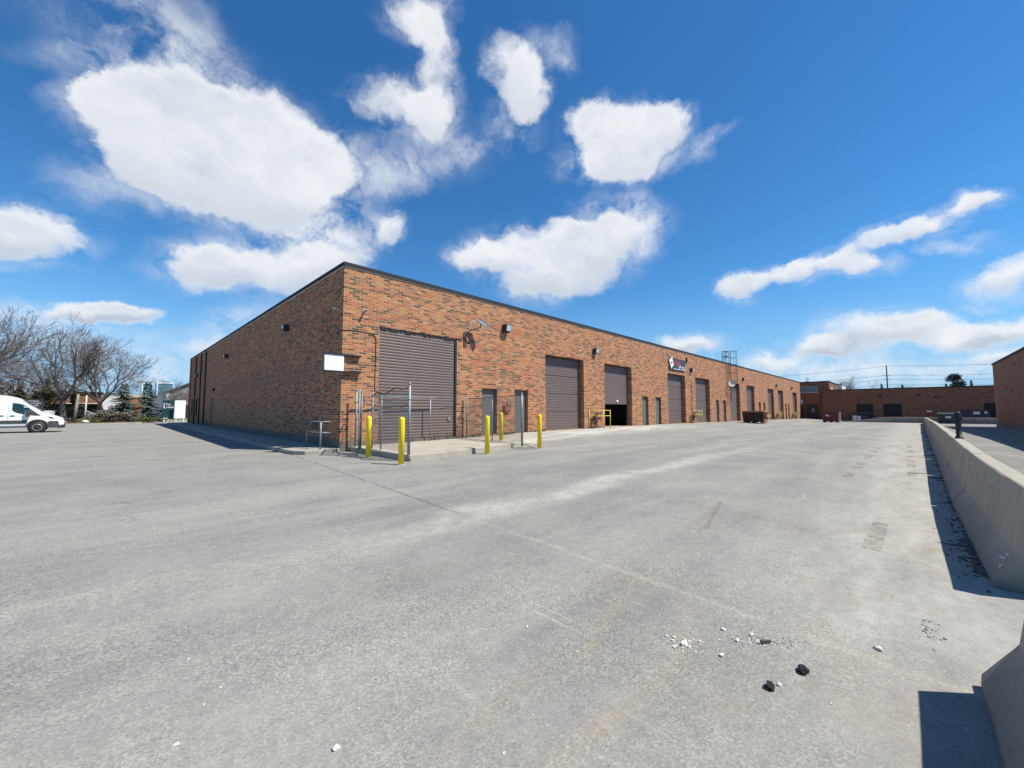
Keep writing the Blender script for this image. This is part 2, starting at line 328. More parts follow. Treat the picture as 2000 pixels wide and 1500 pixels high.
M['dark']=simple('dark_interior',(.02,.018,.018),.9)
M['track']=simple('galvanised_track',(.22,.22,.23),.4,.6)
M['galv']=simple('galvanised_steel',(.25,.26,.265),.5,.35,.2,12,grime=(.17,.16,.15))
M['wire']=simple('galvanised_wire',(.17,.175,.18),.45,.6)
M['rust']=simple('rusty_wire',(.085,.052,.036),.8)
M['yellow']=simple('yellow_bollard_paint',(.90,.66,.012),.45,0,.05,5,grime=(.60,.42,.04))
M['ygas']=simple('yellow_pipe_paint',(.72,.60,.05),.5,0,.08,9)
M['white']=simple('white_paint',(.72,.74,.76),.5,0,.04)
M['sign']=simple('white_sign_face',(.80,.86,.90),.45,0,.03,2)
M['offw']=simple('off_white_plastic',(.62,.60,.55),.5)
M['signdk']=simple('sign_dark_face',(.035,.035,.042),.4)
M['red']=simple('sign_red',(.62,.03,.04),.4)
M['lens']=simple('lamp_lens',(.45,.52,.60),.2)
M['bin_brown']=simple('brown_dumpster_paint',(.030,.016,.010),.6,0,.2,5,grime=(.06,.03,.015))
M['bin_edge']=simple('rusty_orange_steel',(.40,.19,.075),.7,0,.2,8,grime=(.18,.08,.04))
M['bin_maroon']=simple('maroon_dumpster_paint',(.13,.028,.022),.55,0,.15,5,grime=(.08,.028,.02))
M['bin_green']=simple('green_dumpster_paint',(.018,.05,.042),.5,0,.15,5)
M['bin_blue']=simple('navy_bin_plastic',(.025,.028,.06),.5)
M['bark']=simple('grey_bark',(.115,.095,.085),.95,0,.3,14,bump=.5)
M['twig']=simple('twig_bark',(.14,.112,.10),.95,0,.25,8)
M['needle']=simple('spruce_needles',(.045,.078,.052),.8,0,.45,3)
M['needleb']=simple('blue_spruce_needles',(.07,.11,.095),.8,0,.4,3)
M['olive']=simple('olive_conifer_foliage',(.085,.085,.04),.85,0,.45,3)
M['junip']=simple('juniper_foliage',(.10,.13,.035),.85,0,.4,4)
M['brush']=simple('grey_brush_twigs',(.16,.135,.10),.9,0,.4,4)
M['leafdk']=simple('dark_tree_foliage',(.03,.05,.03),.85,0,.45,3)
M['mulch']=simple('leaf_litter_soil',(.085,.058,.042),.98,0,.55,5,bump=.8)
M['grass']=simple('lawn_grass',(.10,.125,.035),.95,0,.45,3,bump=.8)
M['vanw']=simple('white_van_paint',(.80,.82,.83),.28,0,.015,1,coat=.5)
M['vanp']=simple('dark_grey_plastic',(.045,.05,.055),.6)
M['glass']=simple('dark_green_glass',(.012,.03,.028),.06,0,.3,2,spec=.8)
M['gap']=simple('panel_gap',(.12,.13,.14),.6)
M['tyre']=simple('tyre_rubber',(.022,.022,.023),.8)
M['rim']=simple('silver_wheel_rim',(.38,.38,.40),.35,.6)
M['lampg']=simple('headlight_glass',(.70,.72,.74),.15)
M['towerg']=simple('tower_glass',(.07,.17,.22),.2,0,.15,.2)
M['towerw']=simple('tower_white_trim',(.65,.70,.76),.5)
M['grey_wall']=simple('grey_metal_siding',(.20,.20,.205),.6,0,.1,.6)
M['pale']=simple('pale_render_wall',(.58,.57,.55),.7,0,.06,.7)
M['fascia']=simple('cream_fascia',(.50,.46,.40),.7)
M['signg']=simple('dark_green_sign_paint',(.01,.045,.05),.4,0,.06,1)
M['wood']=simple('weathered_wood',(.26,.22,.175),.85,0,.2,7)
M['hyd']=simple('red_hydrant_paint',(.60,.06,.05),.5)
M['winb']=simple('window_glass_blue',(.10,.22,.27),.12,0,.25,.8)
M['dirt']=simple('dark_debris_soil',(.085,.075,.065),.95,0,.5,14,bump=1)
M['clod']=simple('black_asphalt_lump',(.022,.021,.02),.9,0,.5,40,bump=1)
M['chip']=simple('white_stone_chip',(.60,.58,.53),.8,0,.12,20)
M['stone']=simple('grey_stone',(.30,.285,.26),.9,0,.35,15)
M['weed']=simple('weed_leaves',(.055,.085,.03),.85,0,.4,9)

M['joint']=simple('joint_sealant',(.22,.11,.075),.8)
# ---------------------------------------------------------------- old sun-bleached asphalt
def asphalt():
    m,t,b=newmat('old_asphalt'); g=t.new('ShaderNodeNewGeometry'); P=g.outputs['Position']; x,y,z=t.sep(P)
    big=t.noise(P,.12,5,.6); mid=t.noise(P,.9,7,.65); med=t.noise(P,9,6,.7)
    c=t.mix(t.mr(big,.3,.7,0.,1.),(.225,.225,.219),(.268,.266,.255))
    c=t.mix(t.mr(mid,.42,.75,0.,.75),c,(.31,.305,.285))
    c=t.mix(t.mr(mid,.52,.22,0.,.5),c,(.19,.19,.187))
    # wheel-swept dust, running along the lot
    drive=t.noise(t.v('MULTIPLY',P,(.10,.9,1)),1.,6,.6,.6); c=t.mix(t.mr(drive,.46,.66,0.,.6),c,(.34,.335,.315))
    drk=t.noise(t.v('MULTIPLY',t.v('ADD',P,(31,7,0)),(.08,.75,1)),1.,5,.6,.5); c=t.mix(t.mr(drk,.52,.70,0.,.45),c,(.185,.185,.182))
    wob=t.m('MULTIPLY',t.m('SUBTRACT',t.noise(P,.35,3),.5),1.3); yy=t.m('ADD',y,wob)
    d1=t.m('ABSOLUTE',t.m('ADD',yy,9.55)); band=t.m('MULTIPLY',t.mr(d1,.50,.05,0.,.85,'SMOOTHSTEP'),t.mr(t.noise(P,1.6,6,.7),.32,.6,.15,1.))
    band=t.m('MULTIPLY',band,t.m('MULTIPLY',t.mr(x,-5.,-2.4,0.,1.),t.mr(x,16.,3.,0.,1.))); c=t.mix(band,c,(.48,.47,.44))
    # concrete-like, smoother strip by the barrier, with pale film and brown stains
    wy=t.m('ADD',y,t.m('MULTIPLY',t.m('SUBTRACT',t.noise(P,.8,4),.5),1.1))
    strip=t.m('MULTIPLY',t.m('MULTIPLY',t.mr(wy,-12.6,-13.5,0.,.85),t.mr(x,-3.4,-1.6,.25,1.)),t.mr(t.m('ADD',y,t.m('MULTIPLY',x,.016)),-14.80,-14.70,0.,1.)); pale=t.noise(t.v('MULTIPLY',P,(.5,1.5,1)),1.6,8,.68)
    c=t.mix(strip,c,t.mix(t.mr(pale,.3,.68,0.,1.),(.245,.24,.222),(.43,.422,.395)))
    c=t.mix(t.mr(t.m('ADD',y,t.m('MULTIPLY',x,.016)),-14.70,-14.80,0.,.75),c,(.205,.205,.203))
    # bleached apron under the doors
    wy2=t.m('ADD',y,t.m('MULTIPLY',t.m('SUBTRACT',t.noise(P,.7,5,.7),.5),2.2))
    ap=t.m('MULTIPLY',t.m('MULTIPLY',t.mr(wy2,-3.2,-2.2,0.,1.),t.mr(x,5.5,7.5,0.,1.)),t.mr(x,27.,20.,0.,1.))
    apn=t.noise(t.v('MULTIPLY',P,(.35,1.6,1)),1.3,7,.7); c=t.mix(t.m('MULTIPLY',ap,t.mr(apn,.40,.58,.1,.95)),c,(.52,.515,.49))
    # pale drag scratches
    for (rx,ry,sd_) in ((9.,.35,3.),(.5,8.,11.)):
        ns=t.noise(t.v('MULTIPLY',t.v('ADD',P,(sd_,sd_*1.7,0)),(rx,ry,1)),1.,7,.6,.25); ms=t.m('MULTIPLY',t.mr(ns,.625,.66,0.,.5),t.mr(t.noise(t.v('ADD',P,(sd_,0,0)),.55,4,.6),.52,.62,0.,1.)); c=t.mix(ms,c,(.40,.39,.36))
    # pale broad dust clouds
    du=t.m('MULTIPLY',t.mr(t.noise(t.v('ADD',P,(5,9,0)),.38,7,.62),.50,.68,0.,.55),t.mr(wy,-8.8,-11.5,.25,1.)); c=t.mix(du,c,(.345,.335,.31))
    # brown and ochre stains
    s1=t.noise(t.v('MULTIPLY',P,(1,1.6,1)),.95,8,.7); sm=t.m('MULTIPLY',t.mr(s1,.56,.70,0.,.42),t.mr(wy,-10.2,-12.2,0.,1.))
    c=t.mix(sm,c,(.30,.235,.15))
    oil=t.m('MULTIPLY',t.mr(t.noise(P,.55,6,.6),.64,.74,0.,.4),t.mr(y,-12.,-9.,.3,1.)); c=t.mix(oil,c,(.13,.128,.125))
    # faint ochre lines worn to stains, running diagonally in the foreground
    for (ax,ay,bx,by,wd,am) in ((-2.9,-12.2,-1.9,-11.8,.07,.5),(-3.75,-12.55,-2.3,-12.15,.08,.55),(-4.6,-12.75,-3.0,-12.95,.09,.5),(-3.3,-12.95,-2.2,-12.55,.08,.5),(-4.6,-12.45,-3.7,-12.35,.07,.45)):
        L_=math.hypot(bx-ax,by-ay); ux_,uy_=(bx-ax)/L_,(by-ay)/L_
        s_=t.m('ADD',t.m('MULTIPLY',t.m('SUBTRACT',x,ax),ux_),t.m('MULTIPLY',t.m('SUBTRACT',y,ay),uy_)); n_=t.m('ABSOLUTE',t.m('ADD',t.m('SUBTRACT',t.m('MULTIPLY',t.m('SUBTRACT',y,ay),ux_),t.m('MULTIPLY',t.m('SUBTRACT',x,ax),uy_)),t.m('MULTIPLY',t.m('SUBTRACT',med,.5),.12)))
        mk_=t.m('MULTIPLY',t.m('MULTIPLY',t.mr(n_,wd,wd*.3,0.,1.,'SMOOTHSTEP'),t.mr(s_,-.1,.25,0.,1.)),t.mr(s_,L_+.1,L_-.25,0.,1.))
        c=t.mix(t.m('MULTIPLY',mk_,t.mr(t.noise(P,5,6,.7),.35,.6,.0,am*.6)),c,(.33,.265,.18))
    # seam between two pavings, near x = -2
    sx=t.m('ABSOLUTE',t.m('ADD',t.m('ADD',x,t.m('MULTIPLY',t.m('SUBTRACT',y,.94),-.07)),t.m('ADD',1.37,t.m('MULTIPLY',t.m('SUBTRACT',t.noise(P,2.5,4),.5),.10))))
    near=t.mr(t.noise(P,3.5,6,.7),.40,.52,.15,1.)
    c=t.mix(t.m('MULTIPLY',t.m('MULTIPLY',t.mr(sx,.030,.010,0.,.8),near),t.mr(y,-10.,-8.8,0.,1.)),c,(.09,.09,.088))
    c=t.mix(t.m('MULTIPLY',t.m('MULTIPLY',t.mr(sx,.060,.012,0.,.5),near),t.mr(y,-9.,-10.4,0.,1.)),c,(.40,.385,.34))
    # cracks
    dv=t.new('ShaderNodeTexNoise'); t.put(dv.inputs['Vector'],P); dv.inputs['Scale'].default_value=1.8; dv.inputs['Detail'].default_value=5
    PD=t.v('ADD',P,t.v('MULTIPLY',t.v('SUBTRACT',dv.outputs['Color'],(.5,.5,.5)),(1.2,1.2,0)))
    vo=t.new('ShaderNodeTexVoronoi',feature='DISTANCE_TO_EDGE',voronoi_dimensions='2D'); t.put(vo.inputs['Vector'],PD); vo.inputs['Scale'].default_value=.33
    cr=t.m('MULTIPLY',t.mr(vo.outputs['Distance'],.0035,.0015,0.,.75),t.m('MULTIPLY',t.mr(t.noise(P,.5,4,.6),.56,.64,0.,1.),t.mr(y,-9.,-6.,.0,1.))); c=t.mix(cr,c,(.10,.098,.094))
    # small dark pits
    vp=t.new('ShaderNodeTexVoronoi',voronoi_dimensions='2D'); t.put(vp.inputs['Vector'],t.v('MULTIPLY',P,(.7,1.4,1))); vp.inputs['Scale'].default_value=3.2
    pit=t.m('MULTIPLY',t.mr(vp.outputs['Distance'],.035,.02,0.,.75),t.mr(t.noise(P,.45,3),.56,.62,0.,1.)); c=t.mix(pit,c,(.10,.098,.09))
    # aggregate
    v1=t.new('ShaderNodeTexVoronoi',voronoi_dimensions='2D'); t.put(v1.inputs['Vector'],P); v1.inputs['Scale'].default_value=115
    v2=t.new('ShaderNodeTexVoronoi',voronoi_dimensions='2D'); t.put(v2.inputs['Vector'],P); v2.inputs['Scale'].default_value=34
    r1,_,_=t.sep(v1.outputs['Color']); r2,r3,_=t.sep(v2.outputs['Color'])
    agg=t.ramp(r1,[(0,(.62,.62,.62)),(.3,(.88,.88,.88)),(.7,(1.06,1.06,1.05)),(1,(1.42,1.41,1.38))])
    rough_zone=t.mr(t.noise(P,1.1,5,.6),.35,.62,.35,1.); rough_zone=t.m('MULTIPLY',rough_zone,t.mr(strip,0.,.85,1.,.45))
    c=t.mix(rough_zone,c,t.mix(1.,c,agg,'MULTIPLY'))
    c=t.mix(t.m('MULTIPLY',t.mr(r2,.988,.99,0.,1.),t.mr(v2.outputs['Distance'],.24,.16,0.,.55)),c,(.52,.51,.48))
    c=t.mix(t.m('MULTIPLY',t.mr(r3,.975,.98,0.,1.),t.mr(v2.outputs['Distance'],.22,.14,0.,.5)),c,(.095,.093,.09))
    c=t.mix(1.,c,t.ramp(med,[(.25,(.86,.86,.86)),(.75,(1.14,1.14,1.13))]),'MULTIPLY')
    c=t.mix(1.,c,(.96,.93,.875),'MULTIPLY'); t.put(b.inputs['Base Color'],c); b.inputs['Roughness'].default_value=.93; b.inputs['Specular IOR Level'].default_value=.25
    bp=t.new('ShaderNodeBump'); bp.inputs['Strength'].default_value=.75; bp.inputs['Distance'].default_value=.006
    h=t.m('ADD',t.m('MULTIPLY',t.m('ADD',r1,t.m('MULTIPLY',med,1.2)),rough_zone),t.m('MULTIPLY',cr,-2.))
    t.l.new(h,bp.inputs['Height']); t.l.new(bp.outputs[0],b.inputs['Normal'])
    return m
M['asph']=asphalt()
def marking(name,col,al_=.74):
    m,t,b=newmat(name); g=t.new('ShaderNodeNewGeometry'); P=g.outputs['Position']
    n=t.noise(P,6,8,.75); f=t.noise(P,45,5,.7)
    t.put(b.inputs['Base Color'],t.mix(t.mr(f,.3,.7,0.,.7),col,(.24,.225,.19))); b.inputs['Roughness'].default_value=.9
    t.put(b.inputs['Alpha'],t.m('MULTIPLY',t.mr(n,.43,.62,0.,1.),al_))
    return m
M['mark_o']=marking('worn_ochre_paint',(.30,.215,.11)); M['mark_d']=marking('worn_olive_paint',(.20,.175,.12),.5)
# ---------------------------------------------------------------- ground
def sst(a,b,x):
    k=min(1,max(0,(x-a)/(b-a))); return k*k*(3-2*k)
def zg(x,y):
    z=-.0085*max(0,min(x,92)-25)
    z+=.29*sst(4,9.5,x)*sst(-6.2,-.4,y)*(1-sst(3,9,y))
    if y>40: z-=0.0
    return z
def axis(fine,far):
    a=list(fine); return [-v for v in far[::-1] if -v<a[0]]+a+[v for v in far if v>a[-1]]
xs=axis([i*1.0 for i in range(-30,101)],[110,130,170,240,400,800,1600,4000]); ys=axis([i*.5 for i in range(-50,21)]+[12,16,20,26,32,38,44,50,60],[80,110,160,240,400,800,1600,4000])
gb=MB(); nx=len(xs); gb.v=[(X,Y,zg(X,Y)) for Y in ys for X in xs]
gb.f=[(j*nx+i,j*nx+i+1,(j+1)*nx+i+1,(j+1)*nx+i) for j in range(len(ys)-1) for i in range(nx-1)]; gb.sm=[True]*len(gb.f); gb.mi=[0]*len(gb.f)
tag(gb.build('ground',M['asph']),kind='structure')
# faded paint marks, each a thin sheet laid on the asphalt
mk=MB(); rk=random.Random(3)
def mark(mb,x0,y0,x1,y1,wd,dz=.004):
    dx_,dy_=x1-x0,y1-y0; L=math.hypot(dx_,dy_); nx_,ny_=-dy_/L*wd/2,dx_/L*wd/2; n=max(3,int(L/.12)); top=[];bot=[]
    for i in range(n+1):
        k=i/n; j=1+rk.uniform(-.16,.16); X=x0+dx_*k; Y=y0+dy_*k
        top.append((X+nx_*j,Y+ny_*j,zg(X,Y)+dz)); bot.append((X-nx_*j,Y-ny_*j,zg(X,Y)+dz))
    k=len(mb.v); mb.v+=top+bot; mb.f+=[(k+i,k+n+1+i,k+n+2+i,k+i+1) for i in range(n)]; mb.sm+=[False]*n; mb.mi+=[0]*n
for (x0,x1) in ((5.6,6.5),(7.5,8.1),(8.3,8.9),(10.2,11.5),(12.7,13.4),(14.6,15.2)): mark(mk,x0,-12.83-.02*x0,x1,-12.83-.02*x1,.17)
for (x0,x1) in ((6.9,7.5),(8.6,9.4),(10.2,10.8),(11.6,12.2),(13.6,14.6),(16,17)): mark(mk,x0,-13.95,x1,-13.96,.15)
mark(mk,-.4,-12.1,1.3,-11.75,.06)
tag(mk.build('faded_line',M['mark_o']),kind='structure')
mk=MB(); mark(mk,.02,-13.58,1.45,-13.62,.15)
tag(mk.build('worn_patch_mark',M['mark_d']),kind='structure')
# ---------------------------------------------------------------- walls with openings
def wall(mb,axis,const,a0,a1,z0,z1,ops,depth=.3,mi=0,back=None,rmi=None):
    """wall face in plane axis=const from a0..a1, openings (a,b,za,zb[,depth]) get reveals going to +axis"""
    xs_=sorted({a0,a1,*[o[0] for o in ops],*[o[1] for o in ops]}); zs_=sorted({z0,z1,*[o[2] for o in ops if o[2]>z0],*[o[3] for o in ops]})
    pt=(lambda a,z,d=0:(a,const+d,z)) if axis=='y' else (lambda a,z,d=0:(const+d,a,z))
    for i in range(len(xs_)-1):
        for j in range(len(zs_)-1):
            xm=(xs_[i]+xs_[i+1])/2; zm=(zs_[j]+zs_[j+1])/2
            if any(o[0]<xm<o[1] and o[2]<zm<o[3] for o in ops): continue
            mb.quad(pt(xs_[i],zs_[j]),pt(xs_[i+1],zs_[j]),pt(xs_[i+1],zs_[j+1]),pt(xs_[i],zs_[j+1]),mi)
    for o in ops:
        a,b,za,zb=o[:4]; d=o[4] if len(o)>4 else depth; za=max(za,z0)
        for p in ((pt(a,za),pt(a,zb),pt(a,zb,d),pt(a,za,d)),(pt(b,za),pt(b,zb),pt(b,zb,d),pt(b,za,d)),(pt(a,zb),pt(b,zb),pt(b,zb,d),pt(a,zb,d)),(pt(a,za),pt(b,za),pt(b,za,d),pt(a,za,d))):
            mb.quad(*p,mi)
WH=6.60; BL=85.8; BD=38.3
bld=thing('brick_warehouse','long single-storey orange brick warehouse with a row of brown loading doors and dark roof flashing','warehouse')
GD=[(1.38,5.0),(11.05,14.7),(17.06,20.72),(26.85,30.55),(33.0,36.8),(43.3,47.1),(49.9,53.6),(60.7,64.4),(67.2,70.9),(78.5,82.3)]
MD=[(6.46,7.42),(8.63,9.62),(22.27,23.27),(24.5,25.5),(38.5,39.5),(40.8,41.8),(55.6,56.6),(58.0,59.0),(72.2,73.2),(74.4,75.4)]
def fl(x): return zg(x,-.2)
ops=[(a,b,fl((a+b)/2)+(.02 if i else .03),4.5 if i else 4.58,.36 if i else .10) for i,(a,b) in enumerate(GD)]
ops+=[(a,b,(fl((a+b)/2) if a>9 else .30)+.0,2.45,.20) for a,b in MD]
fw_=MB(); wall(fw_,'y',0,0,BL,-1.2,WH,ops)
fw_.quad((0,.0,WH),(BL,0,WH),(BL,.3,WH),(0,.3,WH)); fw_.quad((BL,0,-1.2),(BL,BD,-1.2),(BL,BD,WH),(BL,0,WH)); fw_.quad((0,BD,-1.2),(BL,BD,-1.2),(BL,BD,WH),(0,BD,WH))
fw_.build('front_wall',M['brick'],bld)
lw=MB(); LO=[(24.4,25.35,.13,2.45,.12),(32.1,33.6,.9,2.5,.15),(34.8,36.4,.9,2.5,.15)]
wall(lw,'x',0,0,BD,-1.2,WH,LO); lw.build('side_wall',M['brick'],bld)
rf=MB(); rf.quad((.1,.1,6.3),(BL-.1,.1,6.3),(BL-.1,BD-.1,6.3),(.1,BD-.1,6.3)); rf.build('roof',M['roof'],bld)
fl_=MB(); fl_.box(-.035,BL,-.04,.30,WH,6.70); fl_.box(-.04,.30,.302,BD,WH,6.70); fl_.box(-.043,.0,-.047,BD,WH-.03,WH+.02); fl_.box(0,BL,-.047,0,WH-.03,WH+.02)
fl_.build('roof_flashing',M['flash'],bld); q_=MB(); q_.box(-.02,BL,-.02,-.003,WH-.075,WH-.032); q_.box(-.02,-.003,-.02,BD,WH-.075,WH-.032); q_.build('drip_edge',M['fascia'],bld); 0 and fl_.build('roof_flashing',M['flash'],bld)
fd=MB(); 
for a,b in ((-.004,1.38),(5.0,6.46),(7.42,8.63),(9.62,11.05)): fd.box(a,b,-.006,-.001,-.6,.33)
fd.box(1.38,5.0,-.03,.09,-.3,.315)
fd.box(-.006,-.001,-.006,24.4,-.6,.42); fd.box(-.006,-.001,25.35,BD,-.6,.42); fd.build('foundation_band',M['founda'],bld)
sc=MB()
for i in range(2): sc.box(-.004,-.001,2.2,21.9,2.71+i*.31,3.005+i*.31)
sc.build('soldier_course',M['brick_soldier'],bld)
pl=MB()
for y0 in (28.5,31.0,34.0,37.3): pl.box(-.10,-.002,y0,y0+.42,-.3,6.50)
pl.build('pilaster',M['brick'],bld)
dp=MB()
for y0 in (28.42,30.92,33.92): dp.tube([(-.05,y0,.2),(-.05,y0,6.4)],.05,8)
dp.build('downspout',M['black'],bld)
for x_ in (10.35,26.2,42.35,59.9,77.0): MB().box(x_-.009,x_+.009,-.0035,-.001,.34,WH-.08).build('control_joint',M['joint'],bld)
for y_ in (9.5,19.0): MB().box(-.0035,-.001,y_-.009,y_+.009,.43,WH-.08).build('control_joint',M['joint'],bld)
# interior seen through the half-open door
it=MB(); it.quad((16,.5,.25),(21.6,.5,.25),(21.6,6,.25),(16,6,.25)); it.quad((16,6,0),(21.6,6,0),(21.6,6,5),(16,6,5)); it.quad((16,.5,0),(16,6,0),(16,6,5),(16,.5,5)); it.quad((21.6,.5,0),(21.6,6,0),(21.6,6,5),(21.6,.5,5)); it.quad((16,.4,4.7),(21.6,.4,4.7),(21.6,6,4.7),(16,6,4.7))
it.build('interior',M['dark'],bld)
def od_slat(x0,x1,z0,z1,y,pitch,bow):
    mb=MB(); n=int(round((z1-z0)/pitch)); p=(z1-z0)/n
    prof=[(z0+i*p+q*p,y-bow*s) for i in range(n) for q,s in ((.0,0),(.10,.55),(.35,.95),(.62,1),(.88,.6),(.93,-.35))]+[(z1,y)]
    k=len(mb.v)
    for z,yy in prof: mb.v+=[(x0,yy,z),(x1,yy,z)]
    m=len(prof)-1; mb.f+=[(2*i,2*i+1,2*i+3,2*i+2) for i in range(m)]; mb.sm+=[False]*m; mb.mi+=[0]*m
    return mb
for i,(a,b) in enumerate(GD):
    zf=fl((a+b)/2)+.03; top=4.5
    if i==0:
        d=od_slat(a+.02,b-.10,.32,4.56,.07,.114,.022).build('roller_door',M['doorb'],bld,label='wide brown slatted roller door behind the fence')
        h=MB(); rr=random.Random(5); x=a+.05
        while x<b-.2:
            wd=rr.uniform(.06,.4); h=MB(); h.box(x,x+wd,-.0,.045,4.585-rr.uniform(.02,.10),4.579); x+=wd+rr.uniform(.0,.12); h.build('head_shadow_strip',M['black'],d)  # black strips modelled as the ragged shadow under the door head
        h=MB(); g_=MB().box(b-.10,b,.0,.095,.32,4.575); g_.build('guide_rail',M['black'],d)
        k=MB().box(4.55,4.72,.015,.05,1.0,1.16); k.build('lock_plate',M['galv'],d)
        continue
    zb=zf if i!=2 else 1.87; y=.34
    d=od_slat(a+.02,b-.17,zb,4.46,y,.155,.010).build('overhead_door',M['doorb2'],bld,label=('half-raised brown overhead door over a dark opening' if i==2 else None))
    g_=MB(); g_.box(b-.17,b-.11,y-.07,y-.0,zf,4.48); g_.build('guide_rail',M['track'],d)
    g_=MB(); g_.box(b-.108,b-.014,y-.01,y+.02,zf,4.48); g_.box(a,b,y-.03,y+.02,4.46,4.499); g_.box(a,a+.018,y-.05,y+.02,zf,4.46); g_.box(b-.013,b,y-.02,y+.02,zf,4.46); g_.build('door_frame',M['black'],d)
    if i==2:
        k=MB().lathe((19.2,y-.03,2.03),[(.0,-.02),(.09,-.02),(.09,.02),(0,.02)],12,'y'); k.build('handle',M['white'],d)
        k=MB().box(a+.02,b-.17,y-.025,y+.03,1.83,1.87); k.build('bottom_seal',M['track'],d)
    else:
        for q in (1,2,3): 
            zz_=zb+(4.46-zb)*q/4; MB().box(a+.02,b-.175,y-.016,y-.011,zz_-.008,zz_+.008).build('panel_joint',M['black'],d)
for i,(a,b) in enumerate(MD):
    z0=(fl((a+b)/2) if a>9 else .30)+.01; y=.16
    d=MB().box(a+.03,b-.03,y,y+.05,z0,2.41).build('steel_door',M['mandoor'] if i<6 else M['doorb2'],bld)
    f=MB(); f.box(a,a+.03,y-.03,y+.05,z0,2.448); f.box(b-.03,b,y-.03,y+.05,z0,2.448); f.box(a+.03,b-.03,y-.03,y+.05,2.41,2.448); f.build('door_frame',M['mandoor'],d)
    k=MB().lathe((a+.12,y-.04,z0+.95),[(.0,-.03),(.03,-.03),(.03,.03),(.0,.04)],10,'y'); k.tube([(a+.12,y-.07,z0+.95),(a+.22,y-.07,z0+.95)],.012,6); k.build('handle',M['galv'],d)
ld=MB().box(.06,.11,24.42,25.33,.13,2.44).build('side_door',M['doorb2'],bld,label='dark door in the shaded side wall'); MB().box(.03,.06,24.5,24.56,1.0,1.15).build('handle',M['galv'],ld)
for (y0,y1) in ((32.1,33.6),(34.8,36.4)):
    wd=MB().box(.10,.13,y0,y1,.9,2.5).build('side_window',M['glass'],bld); f=MB()
    for q in (y0,(y0+y1)/2-.03,y1-.06): f.box(.07,.098,q,q+.06,.9,2.5)
    f.box(.072,.096,y0+.06,y1-.06,.9,.96); f.box(.072,.096,y0+.06,y1-.06,2.44,2.5); f.build('window_frame',M['black'],wd)
# ---------------------------------------------------------------- pavement slabs
sw=MB(); sp=[(-1.45,.75),(-1.38,.25),(-1.15,-.12),(-.75,-.22),(-.012,-.10),(-.012,BD+1.5),(-1.45,BD+1.5)]
sw.prism([(x,y,-.2) for x,y in sp],(0,0,.33)); tag(sw.build('sidewalk',M['conc'],bevel=.02),kind='structure')
ap=MB(); app=[(.33,-.035),(.36,-3.95),(1.6,-3.86),(3.4,-3.62),(5.2,-3.35),(6.9,-3.1),(7.4,-2.6),(11.0,-.9),(11.0,-.035)]
def apz(x): return .17+.05*sst(2,7,x)
n=len(app); vs=[(x,y,-.3) for x,y in app]+[(x,y,max(apz(x),zg(x,y)-.02) if x<6.5 else zg(x,y)-.015) for x,y in app]
ap.add(vs,[tuple(range(n,2*n))]+[(i,(i+1)%n,n+(i+1)%n,n+i) for i in range(n)])
bmx=ap; tag(ap.build('loading_slab',M['slab'],bevel=.012),kind='structure')

# ---------------------------------------------------------------- fixtures on the brick walls
def wall_pack(x,y,z,face,s,label,group='wall lights on the warehouse'):
    """small flood light: black hooded body and pale glass"""
    t=thing('wall_light',label,'wall light',(x,y,z),group)
    b=MB(); g=MB()
    if face=='y':
        b.box(x-.13*s,x+.13*s,y-.05,y-.004,z-.14*s,z+.12*s); b.prism([(x-.15*s,y-.05,z-.17*s),(x-.15*s,y-.05,z+.15*s),(x-.15*s,y-.24*s,z+.13*s),(x-.15*s,y-.20*s,z-.12*s)],(.30*s,0,0))
        g.prism([(x-.12*s,y-.206*s,z-.12*s),(x-.12*s,y-.244*s,z+.11*s),(x+.12*s,y-.244*s,z+.11*s),(x+.12*s,y-.206*s,z-.12*s)],(0,-.012,-.002))
    else:
        b.box(x-.05,x-.004,y-.13*s,y+.13*s,z-.14*s,z+.12*s); b.prism([(x-.05,y-.15*s,z-.17*s),(x-.05,y-.15*s,z+.15*s),(x-.22*s,y-.15*s,z+.12*s),(x-.24*s,y-.15*s,z-.08*s)],(0,.30*s,0))
        g.prism([(x-.244*s,y-.12*s,z-.07*s),(x-.226*s,y-.12*s,z+.10*s),(x-.226*s,y+.12*s,z+.10*s),(x-.244*s,y+.12*s,z-.07*s)],(-.012,0,0))
    b.build('housing',M['black'],t); g.build('lens',M['lens'],t); return t
wall_pack(7.95,0,5.46,'y',1.25,'black flood light with square pale lens above the two fenced grey doors')
wall_pack(15.9,0,5.18,'y',1.1,'black flood light between the first plain overhead door and the half-open one')
wall_pack(31.9,0,5.1,'y',1.1,'small black flood light on brick just right of the dark shop sign')
wall_pack(48.4,0,5.14,'y',1.1,'small dark wall light between the door behind the roof ladder and the next door')
wall_pack(65.95,0,5.14,'y',1.1,'small dark wall light between the two doors past the brown dumpster')
wall_pack(77.6,0,5.18,'y',1.1,'small dark wall light nearest the far end of the long brick wall')
wall_pack(0,6.2,5.22,'x',1.0,'wall light with white lens high on the shaded side wall, nearest the corner')
wall_pack(0,19.6,5.18,'x',1.0,'small wall light in the middle of the shaded side wall')
wall_pack(0,24.0,3.0,'x',.8,'small pale light above the door in the shaded side wall')
wall_pack(0,32.8,4.6,'x',.8,'tiny light between the pilasters at the far end of the shaded side wall')
